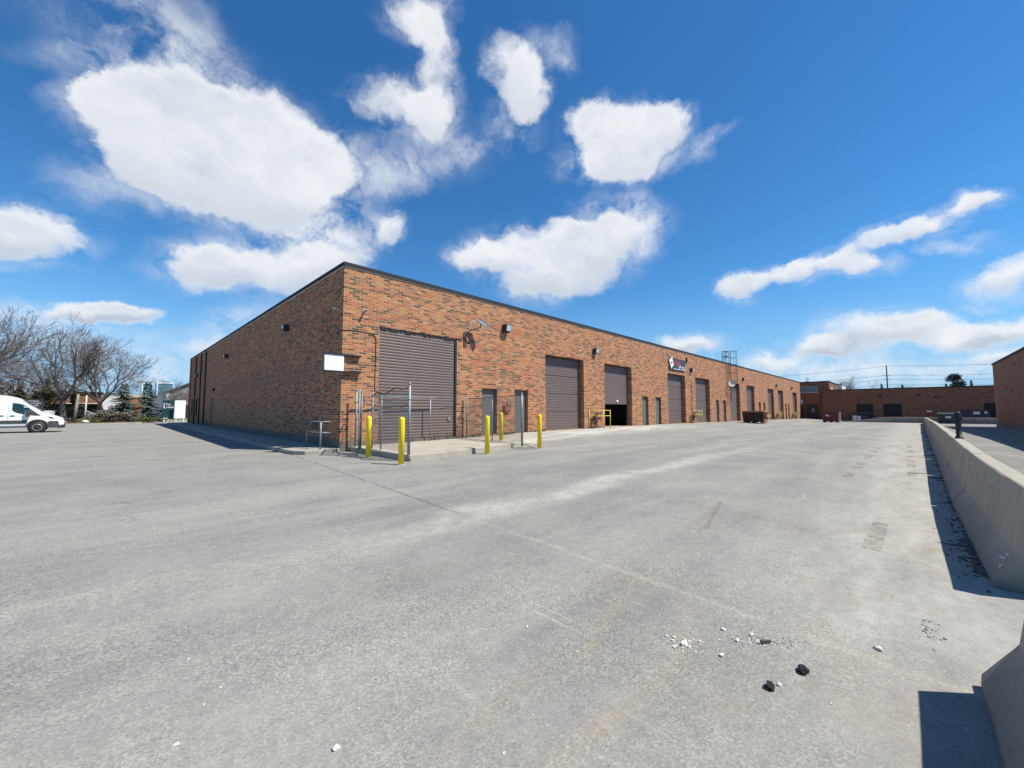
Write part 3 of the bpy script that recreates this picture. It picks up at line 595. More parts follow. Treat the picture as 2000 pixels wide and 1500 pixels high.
def small_cam(x,y,z,dx,dy,label):
    t=thing('security_camera',label,'camera',(x,y,z),'security cameras on the warehouse')
    d=Vector((dx,dy,-.35)).normalized(); p=Vector((x,y,z))
    wx,wy=(0,1) if y==0 else (1,0)
    b=MB().tube([p,p+Vector((-.10 if x==0 else 0,-.10 if y==0 else 0,0))],.02,8).lathe(p+Vector((-.012 if x==0 else 0,-.012 if y==0 else 0,0)),[(0,-.01),(.05,-.01),(.05,.01),(0,.01)],12,'y' if y==0 else 'x'); b.build('bracket',M['offw'],t)
    q=p+Vector((-.10 if x==0 else 0,-.10 if y==0 else 0,.0)); MB().tube([q-d*.10,q+d*.14],.045,10).build('camera_body',M['offw'],t)
    MB().tube([q+d*.142,q+d*.155],.032,10).build('lens',M['black'],t)
small_cam(.75,0,5.06,-.3,-1,'tiny white camera on the sunlit brick beside the building corner')
small_cam(0,.42,5.08,-1,-.3,'tiny pale camera on the shaded brick beside the building corner')
small_cam(38.1,0,3.3,-.6,-1,'tiny white camera beside the fifth overhead door')
# larger camera on a rusty arm with looped cable
t=thing('security_camera','white bullet camera on a bent rusty bracket with looped cable right of the slatted door','camera',(5.75,0,4.6))
b=MB(); b.box(5.36,5.52,-.04,-.004,4.3,4.95); b.tube([(5.45,-.03,4.75),(5.55,-.30,5.02),(5.68,-.34,5.04),(6.02,-.42,5.20)],.032,8); b.build('bracket',M['rust'],t)
jb=MB(); jb.box(5.62,5.72,-.14,-.04,4.93,5.03); jb.build('junction_box',M['offw'],t)
cb=MB(); d=Vector((.62,-.35,-.42)).normalized(); p=Vector((6.0,-.42,5.42))
cb.tube([p-d*.16,p+d*.34],.085,14); cb.build('camera_body',M['white'],t)
hd=MB(); u=Vector((0,0,1)); s_=d.cross(u).normalized(); n_=s_.cross(d)
hd.add([p-d*.18+s_*.10+n_*.09,p+d*.44+s_*.10+n_*.09,p+d*.44-s_*.10+n_*.09,p-d*.18-s_*.10+n_*.09,p-d*.18+s_*.10+n_*.105,p+d*.44+s_*.10+n_*.105,p+d*.44-s_*.10+n_*.105,p-d*.18-s_*.10+n_*.105],[(0,1,2,3),(4,7,6,5),(0,4,5,1),(2,6,7,3),(0,3,7,4),(1,5,6,2)]); hd.build('sun_shield',M['offw'],t)
MB().tube([p+d*.342,p+d*.36],.06,12).build('lens',M['black'],t)
MB().tube([(6.02,-.42,5.20),(6.0,-.42,5.34)],.025,8).build('mount',M['rust'],t)
cv=[]
for i in range(13):
    a=math.pi*(i/12); cv.append((5.60+.27*(1-math.cos(a))*.62,-.10-.2*i/12,5.02+.47*math.sin(a)*.95))
MB().tube([(5.5,-.03,4.55),(5.52,-.04,4.85)]+cv,.014,6).build('conduit',M['offw'],t)
MB().tube([(5.5,-.03,4.62),(5.36,-.03,4.74),(5.2,-.03,4.64),(5.12,-.03,4.48),(5.22,-.04,4.55),(5.40,-.04,4.72),(5.5,-.05,4.9)],.012,6).build('cable',M['black'],t)
# black conduit from corner down to the fence
t=tag(MB().tube([(-.016,.5,4.22),(-.016,.02,4.24),(-.016,-.016,4.24),(.45,-.014,4.30),(.95,-.014,4.27),(1.12,-.014,4.24),(1.2,-.014,4.16),(1.23,-.014,4.0),(1.22,-.014,2.2),(1.2,-.014,2.1)],.013,6).build('cable',M['black'],None,org=(1.2,-.014,2.1)),'thin black cable running round the corner and down the brick beside the slatted door','cable')
# projecting sign: two black rails carrying a white panel out past the corner
t=thing('projecting_sign','blank white sign panel held past the building corner by two black rails','sign',(-.3,-.1,3.0))
r_=MB(); r_.box(-.64,.64,-.145,-.005,3.335,3.385); r_.build('rail',M['black'],t)
r_=MB(); r_.box(-.64,.64,-.145,-.005,2.745,2.795); r_.build('rail',M['black'],t)
p_=MB(); p_.box(-.62,-.21,-.12,-.05,2.797,3.333); p_.box(-.205,.02,-.12,-.05,2.797,3.333); p_.build('sign_panel',M['sign'],t)
MB().box(.30,.60,-.07,-.005,2.80,2.84).build('wall_clamp',M['black'],t)
# shop sign
t=thing('shop_sign','dark rectangular shop sign with white cube and red lettering above an overhead door','sign',(28.8,0,5.3))
MB().box(27.1,30.45,-.09,-.004,4.86,5.82).build('sign_board',M['signdk'],t)
cube=MB(); cube.prism([(27.02,-.094,5.62),(27.62,-.094,5.90),(27.95,-.094,5.28),(27.42,-.094,4.92)],(0,-.012,0)); cube.build('white_cube_mark',M['white'],t)
MB().lathe((27.52,-.107,5.42),[(0,-.004),(.12,-.004),(.12,.003),(0,.003)],14,'y').build('round_mark',M['signdk'],t)
text('red_lettering','Sign',.62,M['red'],t,(28.0,-.092,5.30),(1,0,0),(0,0,1),width=1.30,shear=.35)
text('white_lettering','iPrint',.48,M['white'],t,(29.0,-.092,4.99),(1,0,0),(0,0,1),width=1.32)
l_=MB(); l_.box(27.9,29.35,-.10,-.09,4.905,4.955); l_.box(29.7,30.4,-.10,-.09,4.905,4.955); l_.build('white_line',M['white'],t)
tag(MB().box(30.85,31.0,-.10,-.004,5.75,6.15).build('wall_box',M['black'],None,org=(30.9,0,5.9)),'tiny black box on the brick above right of the shop sign','box')
# roof ladder with cage
t=thing('roof_ladder','tall dark steel ladder with safety cage rising above the roof edge','ladder',(42.9,-.3,2.4))
s_=MB()
for x in (42.65,43.15): s_.tube([(x,-.22,2.35),(x,-.22,7.95)],.021,6)
s_.build('stringer',M['flash'],t)
for i in range(18): MB().tube([(42.65,-.22,2.5+i*.3),(43.15,-.22,2.5+i*.3)],.016,5).build('rung',M['flash'],t)
cg=MB()
def hoop(z): return [(42.9+.38*math.cos(a),-.24-.70*math.sin(a)**.8 if math.sin(a)>0 else -.24,z) for a in [math.pi*i/10 for i in range(11)]]
for z in (3.6,4.55,5.5,6.45,7.2,7.95): cg.tube(hoop(z),.016,5)
for a in (0,.2,.4,.6,.8,1): 
    A=math.pi*a; s=max(0,math.sin(A)); cg.tube([(42.9+.38*math.cos(A),-.24-.70*s**.8 if s>0 else -.24,3.6),(42.9+.38*math.cos(A),-.24-.70*s**.8 if s>0 else -.24,7.95)],.014,5)
cg.build('safety_cage',M['flash'],t)
hr=MB()
for x in (42.2,42.62,43.18,43.6):
    hr.tube([(x,.35,6.7),(x,.35,7.95)],.025,5)
for z in (7.35,7.95): hr.tube([(42.62,-.2,z),(42.62,.35,z),(42.2,.35,z),(42.2,-.15,z),(42.62,-.15,z)],.025,5); hr.tube([(43.18,-.2,z),(43.18,.35,z),(43.6,.35,z)],.025,5)
hr.tube([(42.2,-.15,7.35),(42.2,-.15,7.95)],.025,5); hr.build('handrail',M['flash'],t)
bk=MB()
for z in (2.9,4.3,5.6,6.3):
    for x in (42.65,43.15): bk.tube([(x,-.22,z),(x,-.002,z)],.018,5)
bk.build('bracket',M['flash'],t)
# satellite dish
t=thing('satellite_dish','round beige satellite dish on the wall beside the roof ladder','dish',(42.1,-.1,4.2))
ds=MB(); D0=Vector((42.25,-.55,4.35)); ax=Vector((-.8,-.55,.2)).normalized(); a1=ax.cross(Vector((0,0,1))).normalized(); a2=a1.cross(ax)
vs=[D0-ax*.08]; fs=[]
for r_i,(rr,hh) in enumerate(((.15,-.07),(.28,-.035),(.36,0))): vs+=[D0+a1*rr*math.cos(q*math.pi/8)+a2*rr*1.08*math.sin(q*math.pi/8)+ax*hh for q in range(16)]
fs=[(0,1+q,1+(q+1)%16) for q in range(16)]
for r_i in range(2): fs+=[(1+r_i*16+q,1+r_i*16+(q+1)%16,1+(r_i+1)*16+(q+1)%16,1+(r_i+1)*16+q) for q in range(16)]
ds.add(vs,fs,True); ds.build('reflector',M['offw'],t)
ar=MB(); ar.tube([(42.0,-.004,3.9),(42.0,-.35,3.9),(42.1,-.42,4.05),tuple(D0-ax*.09)],.028,6); ar.build('mount_arm',M['black'],t)
l_=MB(); l_.tube([tuple(D0-a2*.34),tuple(D0+ax*.42-a2*.12)],.014,5); l_.build('feed_arm',M['galv'],t)
# ---------------------------------------------------------------- bollards
bm_=MB(); H=1.2
bm_.lathe((0,0,0),[(.0,-.05),(.078,-.05),(.078,H),(.074,H+.022),(.058,H+.045),(.032,H+.058),(0,H+.062)],24)
bp_=thing('bollard','x','bollard',(0,0,0),'yellow bollards around the fenced slab')
bm_.build('bollard_pipe',M['yellow'],bp_); bs=MB().lathe((0,0,0),[(0,-.03),(.10,-.03),(.10,.004),(.082,.012),(0,.012)],18); bs.build('base_collar',M['conc'],bp_)
BOL=[(-.10,-4.30,'yellow bollard directly in front of the tall fence corner post'),(-.02,-2.22,'yellow bollard striped by fence shadows, leftmost, nearest the building corner'),
(3.16,-4.08,'yellow bollard at the slab edge in front of the first grey door'),(5.45,-2.35,'yellow bollard standing on the slab behind the mesh, between the grey doors'),(5.72,-4.15,'rightmost yellow bollard, in front of the first plain overhead door')]
for i,(x,y,l) in enumerate(BOL):
    o=bp_ if i==0 else copy_tree(bp_)
    o.location=(x,y,(.17 if i==3 else zg(x,y))-.0); o['label']=l; o.rotation_euler.z=i*.7
    if i==3: o.scale=(1,1,.93)
# ---------------------------------------------------------------- fence around the slab
def chain(mb,p0,p1,z0,z1,pitch=.062,r=.0042,sag=0):
    p0=Vector(p0); p1=Vector(p1); L=(p1-p0).length; d=(p1-p0).normalized(); H_=z1-z0; n=Vector((-d.y,d.x,0))
    def seg(a,b,o):
        q=[p0+d*a[0]+Vector((0,0,z0+a[1]))+n*o,p0+d*b[0]+Vector((0,0,z0+b[1]))+n*o]; mb.tube([tuple(q[0]),tuple(q[1])],r,3,False)
    k=-H_
    st=pitch*1.414
    while k<L:
        a=(max(k,0),max(0,-k)); b=(min(k+H_,L),min(H_,L-k))
        if b[0]>a[0]: seg(a,b,.002)
        a=(max(k,0),H_-max(0,-k)); b=(min(k+H_,L),H_-min(H_,L-k))
        if b[0]>a[0]: seg(a,b,-.002)
        k+=st
def post(mb,x,y,z0,z1,r=.03): mb.tube([(x,y,z0),(x,y,z1)],r,12); mb.lathe((x,y,z1),[(r+.006,-.03),(r+.006,.01),(r*.6,.035),(0,.04)],12)
t=thing('chain_link_fence','chain-link fence panel with rusty torn top, ending at the tall corner post','fence',(.4,-2,.17))
for (x,y,z1,r) in ((.42,-.30,2.13,.036),(.55,-1.25,2.10,.034),(.40,-3.83,2.20,.040)):
    post(MB(),x,y,.1,z1,r) if False else None
    q=MB(); post(q,x,y,.1,z1,r); q.build('post',M['galv'],t)
q=MB(); post(q,.56,-1.86,.1,1.98,.024); q.build('post',M['galv'],t)
ml=MB(); chain(ml,(.56,-1.30,0),(.42,-3.80,0),.22,2.0); ml.build('mesh_panel',M['wire'],t)
tr=MB(); rr=random.Random(11)
pts=[(.56-.14*k/14,-1.28-2.5*k/14,1.97+.05*math.sin(k*.9)+.012*k-rr.uniform(0,.03)) for k in range(15)]
tr.tube(pts,.020,5); 
pts2=[(.56-.14*k/24,-1.28-2.5*k/24,1.55-.0*k+rr.uniform(-.04,.04)) for k in range(25)]; tr.tube(pts2,.014,4)
tr.build('top_wire',M['rust'],t)
tr=MB(); tr.tube([(.52,-1.7,1.98),(.50,-2.0,1.78),(.47,-2.5,1.70),(.45,-2.9,1.80),(.45,-3.0,1.92)],.006,5); tr.tube([(.42,-3.7,.20),(.40,-3.9,.16),(.36,-4.0,.02),(.38,-3.9,-.0)],.008,5); tr.build('loose_wire',M['rust'],t)
bk=MB()
for z in (.45,1.1,1.75): 
    for (x,y,r) in ((.55,-1.25,.034),(.40,-3.83,.04)): bk.lathe((x,y,z),[(r+.002,-.012),(r+.007,-.012),(r+.007,.012),(r+.002,.012)],12)
bk.build('tension_band',M['track'],t)
pl_=MB().box(.40,.405,-2.22,-1.96,1.33,1.66); 
t2=thing('fence_notice','small weathered white notice plate wired to the fence mesh','notice',(.4,-2.1,1.5)); pq=MB(); pq.add([(.60,-1.70,1.30),(.50,-1.96,1.30),(.50,-1.96,1.62),(.60,-1.70,1.62),(.608,-1.70,1.30),(.508,-1.96,1.30),(.508,-1.96,1.62),(.608,-1.70,1.62)],[(0,1,2,3),(4,7,6,5),(0,4,5,1),(2,6,7,3),(0,3,7,4),(1,5,6,2)]); pq=MB().box(.50,.506,-2.03,-1.80,1.30,1.62)
pq.build('plate',M['offw'],t2)
wr=MB(); 
for i in range(5): wr.box(.496,.4995,-2.0+.01*(i%2),-1.84,1.36+i*.05,1.376+i*.05)
wr.build('faded_print',M['gap'],t2)
# swung-open gate leaf left of the slab
t=thing('fence_gate','narrow galvanised gate leaf with dense mesh, swung open beside the corner wall','gate',(.1,-1.7,0))
a=Vector((.28,-1.02,0)); b=Vector((-.12,-1.75,0)); fr=MB()
for p in (a,b): fr.tube([(p.x,p.y,.10),(p.x,p.y,2.08)],.024,8)
for z in (.14,1.1,2.05): fr.tube([(a.x,a.y,z),(b.x,b.y,z)],.02,8)
fr.build('gate_frame',M['galv'],t); ml=MB(); chain(ml,a,b,.15,2.04,.045,.0040); ml.build('mesh_panel',M['wire'],t)
hg=MB()
for z in (.5,1.75): hg.tube([(.28,-1.02,z),(.55,-1.22,z)],.014,6)
hg.tube([(.42,-.30,1.72),(.28,-1.02,1.75)],.012,6); hg.tube([(.42,-.3,1.15),(.28,-1.02,1.1)],.010,6); hg.build('hinge',M['galv'],t)
lk=MB(); ring=[(.46+.02*math.cos(q),-.68+.20*math.cos(q),1.72+.20*math.sin(q)) for q in [i*math.pi/8 for i in range(17)]]; lk.tube(ring,.012,6,False); lk.build('chain_loop',M['rust'],t)
# bare rail frame along the wall in front of the slatted door
t=thing('pipe_rail','bare galvanised top rail on thin posts standing in front of the slatted door','rail',(3,-.25,.2))
for (x,y,z1,r) in ((3.50,-.24,1.92,.026),(5.45,-.16,2.08,.036)):
    q=MB(); post(q,x,y,.12,z1,r); q.build('post',M['galv'],t)
q=MB(); q.tube([(.45,-.30,1.90),(2.4,-.27,1.94),(3.85,-.235,1.94)],.021,8); q.build('top_rail',M['galv'],t)
q=MB(); q.tube([(3.85,-.235,1.94),(5.45,-.16,1.97)],.008,6); q.build('tension_wire',M['wire'],t)
# right-hand fence piece
t=thing('chain_link_fence','chain-link fence panel in front of the two grey doors, leaning end post bound with wire','fence',(5.3,-2,.17))
E0=(5.47,-.20,0); E1=(5.22,-3.72,0)
q=MB(); q.tube([(5.22,-3.72,.1),(5.235,-3.70,1.1),(5.20,-3.72,2.06)],.038,12); q.lathe((5.20,-3.72,2.06),[(.045,-.03),(.045,.01),(0,.04)],12); q.build('post',M['galv'],t,label='leaning end post')
q=MB(); q.tube([(5.33,-1.95,.15),(5.33,-1.95,1.93)],.022,8); q.build('post',M['galv'],t)
ml=MB(); chain(ml,E1,E0,.24,1.95); ml.build('mesh_panel',M['wire'],t)
q=MB(); q.tube([(5.47,-.18,1.96),(5.42,-.9,1.93),(5.36,-1.95,1.97),(5.27,-3.2,2.0),(5.21,-3.70,1.98)],.014,6); q.build('top_rail',M['rust'],t)
q=MB(); 
for i in range(26):
    a=i*.9; q.tube([(5.22+.05*math.cos(a),-3.72+.05*math.sin(a),.2+i*.07),(5.22+.05*math.cos(a+1.2),-3.72+.05*math.sin(a+1.2),.24+i*.07)],.006,4)
q.tube([(5.24,-3.78,.2),(5.32,-3.98,.12),(5.45,-4.05,.06)],.012,5); q.build('binding_wire',M['rust'],t)
tag(MB().box(3.02,3.35,-3.66,-3.60,.05,.16).build('metal_stub',M['track'],None,org=(3.2,-3.63,.1)),'short dark metal stub at the slab edge beside a yellow bollard','metal stub') if False else None
# rusty red lockbox between the doors
t=thing('utility_box','small rusty red box with a conduit on the brick between the two grey doors','box',(8.05,0,1.5))
q=MB(); q.box(7.85,8.25,-.12,-.004,1.38,1.62); q.box(7.83,8.27,-.13,-.004,1.62,1.65); q.build('box_body',simple('rusty_red_box',(.26,.09,.055),.75),t)
q=MB(); q.tube([(8.1,-.05,1.65),(8.1,-.05,1.85),(8.14,-.03,2.0)],.02,6); q.build('conduit',M['galv'],t)
# handrail on the side walk
t=thing('handrail','grey galvanised two-bar pipe handrail on the sidewalk beside the building corner','handrail',(-.6,.7,.13))
for y in (.05,1.35):
    q=MB(); q.tube([(-.62,y,.12),(-.62,y,1.05)],.027,10); q.build('post',M['galv'],t)
for z in (1.05,.68):
    q=MB(); q.tube([(-.62,-.0+.05,z),(-.62,1.37,z),],.022,8); q.tube([(-.62,.05,z),(-.30,.07,z)],.022,8); q.build('rail',M['galv'],t)
q=MB(); 
for y in (.05,1.35): q.lathe((-.62,y,.13),[(0,-.0),(.06,0),(.06,.012),(0,.014)],12)
q.build('base_flange',M['galv'],t)
# louvred vent on side wall behind it
t=tag(MB().box(-.03,-.006,2.1,2.62,.72,1.18).build('wall_vent',M['founda'],None,org=(0,2.3,.9)),'small grey louvred vent low on the shaded side wall behind the handrail','vent')
q=MB()
for i in range(5): q.box(-.055,-.03,2.14,2.58,.76+i*.08,.79+i*.08)
q.build('louvre',M['black'],t)
# ---------------------------------------------------------------- gas meters with yellow guards
def gas(x,label,s=1.0,riser=False):
    z=zg(x,-.2)+.0
    t=thing('gas_meter_guard',label,'pipe guard',(x,-.3,z),'yellow pipe guards along the brick wall')
    for px,py in ((x-.75,-.05),(x-.05,-.62),(x+.72,-.62)):
        MB().tube([(px,py,z-.1),(px,py,z+1.14)],.022,8).build('guard_post',M['ygas'],t)
    for zz in (1.12,.78):
        MB().tube([(x-.75,-.05,z+zz),(x-.05,-.62,z+zz),(x+.72,-.62,z+zz),(x+.72,-.02,z+zz)],.019,8).build('guard_rail',M['ygas'],t)
    g=thing('gas_meter','rusty brown gas meter and pipework inside the '+label.split(' around')[0][:1]+label.split(' around')[0][1:]+(' ' + label.split('meter ')[1] if 'meter ' in label else ''),'gas meter',(x,-.2,z),'gas meters behind the yellow guards')
    q=MB(); q.lathe((x-.42,-.26,z+.45),[(0,0),(.13,.02),(.15,.12),(.15,.30),(.10,.36),(0,.38)],12); q.lathe((x-.42,-.26,z+.22),[(0,0),(.06,.02),(.09,.22),(0,.24)],10); q.build('meter_body',M['rust'],g)
    q=MB(); q.lathe((x+.12,-.22,z+.55),[(0,0),(.10,.01),(.11,.14),(0,.16)],10); q.lathe((x-.2,-.28,z+.92),[(0,-.03),(.10,-.03),(.10,.03),(0,.03)],12,'y'); q.build('regulator',M['rust'],g)
    q=MB(); q.tube([(x-.62,-.2,z),(x-.62,-.2,z+.35),(x-.5,-.2,z+.35)],.022,6); q.tube([(x-.42,-.26,z+.82),(x-.42,-.2,z+.98),(x-.1,-.2,z+.98),(x-.1,-.2,z+.1)],.024,6); q.tube([(x-.1,-.2,z+.6),(x+.3,-.2,z+.6),(x+.3,-.2,z+.95),(x+.3,-.02,z+.95)],.022,6); q.tube([(x-.7,-.2,z+.33),(x-.1,-.2,z+.33)],.02,6)
    if riser: q.tube([(x-.1,-.06,z+.98),(x-.1,-.06,z+3.6)],.022,6)
    q.build('pipework',M['rust'],g)
    return t
G_L=[(15.95,'yellow pipe guard around a gas meter left of the half-open door'),(32.0,'yellow pipe guard around a gas meter between the doors right of the shop sign'),(65.4,'small yellow pipe guard around a gas meter right of the brown dumpster'),(77.0,'small yellow pipe guard around a gas meter beside the last door of the row')]
GM=['rusty brown gas meter inside the yellow guard left of the half-open door','rusty brown gas meter inside the yellow guard below right of the shop sign','small gas meter inside the yellow guard just right of the brown dumpster','small gas meter inside the yellow guard beside the last door of the row']
for i,(x,l) in enumerate(G_L):
    gas(x,l,riser=(i==1))
for o,l in zip([o for o in C.objects if o.name.startswith('gas_meter') and not o.name.startswith('gas_meter_guard')],GM): o['label']=l
# ---------------------------------------------------------------- concrete barriers
def barrier(L,top=.81):
    h=[(.305,0),(.300,.065),(.165,.27),(.080,top-.02),(.066,top)]
    prof=h+[(-a,b) for a,b in h[::-1]]; mb=MB(); N=max(2,int(L/.4)); n=len(prof); vs=[]
    rr=random.Random(int(L*1000)+int(top*100))
    for i in range(N+1):
        x=-L/2+L*i/N
        for k,(y,z) in enumerate(prof): 
            e=.004 if 0<i<N else .0
            vs.append((x,y+rr.uniform(-e,e),z+(rr.uniform(-e,e) if z>.1 else 0)))
    fs=[(i*n+k,i*n+k+1,(i+1)*n+k+1,(i+1)*n+k) for i in range(N) for k in range(n-1)]+[(i*n+n-1,i*n,(i+1)*n,(i+1)*n+n-1) for i in range(N)]
    fs+=[tuple(range(n)),tuple(N*n+k for k in range(n))[::-1]]
    mb.add(vs,fs); return mb
def put_barrier(src,x0,y0,x1,y1,label,group,top=None):
    o=src if src.users_collection==() or not src.get('used') else src.copy()
    if not src.get('used'): src['used']=1; o=src
    else: C.objects.link(o)
    L=math.hypot(x1-x0,y1-y0); z0,z1=zg(x0,y0)-.0,zg(x1,y1)-.0
    o.location=((x0+x1)/2,(y0+y1)/2,(z0+z1)/2-.004); o.rotation_euler=(0,-math.atan2(z1-z0,L),math.atan2(y1-y0,x1-x0))
    tag(o,label,'barrier',group); return o
src=barrier(3.95).build('concrete_barrier',M['barrier'],bevel=.012)
G1='concrete barriers along the right edge of the lot'
ptsB=[(-.41,-14.655),(3.56,-14.66),(7.62,-14.73),(11.7,-14.80),(15.8,-14.86),(19.8,-14.93),(23.9,-14.99),(27.9,-15.07),(32.0,-15.11),(36.0,-15.20),(40.1,-15.26),(44.1,-15.36),(48.2,-15.40),(52.2,-15.52),(56.2,-15.58),(60.3,-15.66),(64.3,-15.62),(68.3,-15.78)]
LB=['concrete barrier nearest on the right, with its square near end and white scrape','second concrete barrier along the right edge, beyond the first joint','concrete barrier beside the black post, third from the near end','fourth concrete barrier along the right edge, just beyond the black post']
for i in range(len(ptsB)-1):
    (x0,y0),(x1,y1)=ptsB[i],ptsB[i+1]
    l=LB[i] if i<len(LB) else ('concrete barrier at the far end of the right-hand row' if i==len(ptsB)-2 else ['fifth','sixth','seventh','eighth','ninth','tenth','eleventh','twelfth','thirteenth','fourteenth','fifteenth','sixteenth','seventeenth'][i-4]+' concrete barrier from the near end of the right-hand row')
    put_barrier(src,x0,y0,x1-.085,y1,l,G1)
b0=barrier(3.95).build('concrete_barrier',M['barrier'],bevel=.012); b0.location=(-2.3-1.975,-14.425,0); tag(b0,'scratched end of a shaded concrete barrier in the bottom right corner','barrier',G1)
# white scrape on the near end of the first barrier and chalk lines on the corner barrier
q=MB(); rr=random.Random(2)
for i in range(9):
    z=.14+rr.uniform(0,.10); y=-14.655+.29; x=-.30+rr.uniform(-.05,.12)
    yy=lambda z_: -14.655+(.300-(z_-.065)*.135/.205)+.004
    x2=x+rr.uniform(.03,.10); z2=z+rr.uniform(-.03,.06)
    q.add([(x,yy(z),z),(x2,yy(z2),z2),(x2+.01,yy(z2+.012),z2+.012),(x+.006,yy(z+.016),z+.016)],[(0,1,2,3)])
tag(q.build('paint_splash',M['chip'],None),'white splash of paint on the lower near end of the nearest concrete barrier','paint splash')
src.pop('used') if 'used' in src else None
for o in C.objects:
    if 'used' in o: del o['used']
# cross row of barriers and tapered kerb wall
srcc=barrier(2.5).build('concrete_barrier',M['barrier'],bevel=.012)
yb=-12.75; XR=74.0
for i in range(5):
    o=srcc if i==0 else srcc.copy()
    if i: C.objects.link(o)
    y1=yb-2.53*i; o.location=(XR,y1-1.25,zg(XR,y1)-.0); o.rotation_euler=(0,0,math.pi/2)
    tag(o,['shaded far cross-row concrete barrier left of the end of the long row','concrete barrier of the far cross row, behind the end of the long barrier line','concrete barrier of the far cross row, behind the green dumpster','concrete barrier of the far cross row, left of the dark blue bins','concrete barrier of the far cross row, farthest right by the brown building'][i],'barrier','far cross row of concrete barriers')
q=MB(); q.prism([(XR+.2,-6.9,-.75),(XR+.2,-6.9,zg(XR,-7)+.10),(XR+.2,-9.3,zg(XR,-7)+.34),(XR+.2,-11.6,zg(XR,-7)+.80),(XR+.2,-12.72,zg(XR,-7)+.83),(XR+.2,-12.72,-.75)],(.25,0,0))
tag(q.build('ramp_wall',M['conc'],None,org=(XR,-10,-.4)),'low pale concrete ramp wall rising to the right below the far doors','wall')
# black post fixed on the joint of the barriers
t=thing('post_light','stubby black post with a knobbly head standing on the barrier joint','post',(7.9,-14.73,.81))
px,py=7.95,-14.75; z=.805
q=MB(); q.lathe((px,py,z),[(0,-.1),(.07,-.1),(.07,.04),(.046,.05),(.046,.30),(.052,.32),(.052,.42),(0,.43)],14); q.build('post_body',M['black'],t)
q=MB(); q.lathe((px,py,z+.42),[(0,0),(.062,.0),(.072,.05),(.062,.10),(.045,.13),(.055,.15),(.04,.18),(0,.19)],14); q.lathe((px-.03,py+.07,z+.48),[(0,-.03),(.05,-.03),(.05,.03),(0,.03)],10,'y'); q.build('post_head',M['black'],t)
# ---------------------------------------------------------------- dumpsters
def dumpster(x,y,sx,sy,h,mat,label,name='dumpster',side=None,lid=None,skirt=.10,group='dumpsters in the far half of the lot',pocket=None):
    """x,y: corner nearest the lot entrance; body narrows to its base, has a lip, ribs, fork pockets and skids"""
    z=zg(x,y); t=thing(name,label,'dumpster',(x,y,z),group); i=.10
    b=MB(); zb=z+skirt; zt=z+h
    B=[(x+i,y-sy+i*.6,zb),(x+sx-i,y-sy+i*.6,zb),(x+sx-i,y-i*.6,zb),(x+i,y-i*.6,zb)]; T=[(x,y-sy,zt),(x+sx,y-sy,zt),(x+sx,y,zt),(x,y,zt)]
    In=[(x+.08,y-sy+.08,zt),(x+sx-.08,y-sy+.08,zt),(x+sx-.08,y-.08,zt),(x+.08,y-.08,zt)]; Ib=[(p[0],p[1],zt-.6*h) for p in In]
    b.add(B+T+In+Ib,[(3,2,1,0)]+[(k,(k+1)%4,4+(k+1)%4,4+k) for k in range(4)]+[(4+k,4+(k+1)%4,8+(k+1)%4,8+k) for k in range(4)]+[(8+k,8+(k+1)%4,12+(k+1)%4,12+k) for k in range(4)]+[(12,13,14,15)])
    b.build('bin_body',mat,t)
    l=MB(); 
    for (a,b_,c,d) in ((x-.06,x+sx+.06,y-sy-.06,y-sy),(x-.06,x+sx+.06,y,y+.06),(x-.06,x-.001,y-sy+.001,y-.001),(x+sx+.001,x+sx+.06,y-sy+.001,y-.001)): l.box(a,b_,c,d,zt-.10,zt+.015)
    l.build('rim',side or mat,t)
    if pocket:
        k=MB(); k.box(x+.25,x+sx-.25,y-sy-.26,y-sy+.02,z+h*.48,z+h*.72); k.build('fork_pocket',side,t); k=MB(); k.box(x+.05,x+sx*.5,y-sy-.10,y-sy+.06,z+.06,z+h*.36); k.build('end_plate',side,t)
    for a in (.18,.5,.82):
        k=MB(); k.box(x-.035,x+.06,y-sy*a-.05,y-sy*a+.05,zb+.06,zt-.101); k.build('rib',mat,t)
    for a in (.12,.5,.88):
        k=MB(); k.box(x+.12,x+sx-.12,y-sy*a-.12,y-sy*a+.12,z-.02,zb+.01); k.build('skid',mat,t)
    if lid:
        k=MB(); k.prism([(x-.05,y-sy-.03,zt+.02),(x-.05,y+.03,zt+.02),(x+sx+.03,y+.03,zt+.22),(x+sx+.03,y-sy-.03,zt+.22)],(0,0,.03)); k.build('lid',lid,t)
    return t
dumpster(41.0,-1.75,2.0,1.95,1.18,M['bin_brown'],'open dark brown dumpster with rusty orange end, standing in front of the far overhead doors',side=M['bin_edge'],pocket=True)
t=dumpster(66.0,-5.45,1.5,1.85,1.50,M['bin_maroon'],'maroon dumpster with a pale diamond mark in front of the shaded brown building',side=M['bin_maroon'])
q=MB(); q.prism([(65.94,-6.05,zg(66,-6)+1.15),(65.94,-6.32,zg(66,-6)+.92),(65.94,-6.05+-.0,zg(66,-6)+.80),(65.94,-5.80,zg(66,-6)+.98)],(-.02,0,0)); q.build('diamond_mark',M['pale'],t)
q=MB(); q.box(65.9,66.1,-7.50,-7.38,zg(66,-6)-.0,zg(66,-6)+1.45); q.build('end_post',M['fascia'],t)
t=dumpster(71.6,-17.0,1.5,1.85,1.22,M['bin_green'],'dark green dumpster with a white label behind the black post',side=M['bin_green'],lid=M['black'])
z=zg(71.6,-17); q=MB(); q.box(71.50,71.53,-18.2,-17.65,z+.72,z+1.02); q.build('label_plate',M['pale'],t)
t=dumpster(77.0,-19.4,1.5,2.6,1.9,M['bin_blue'],'long navy blue bin with white stickers beyond the far cross row of barriers',side=M['bin_blue'])
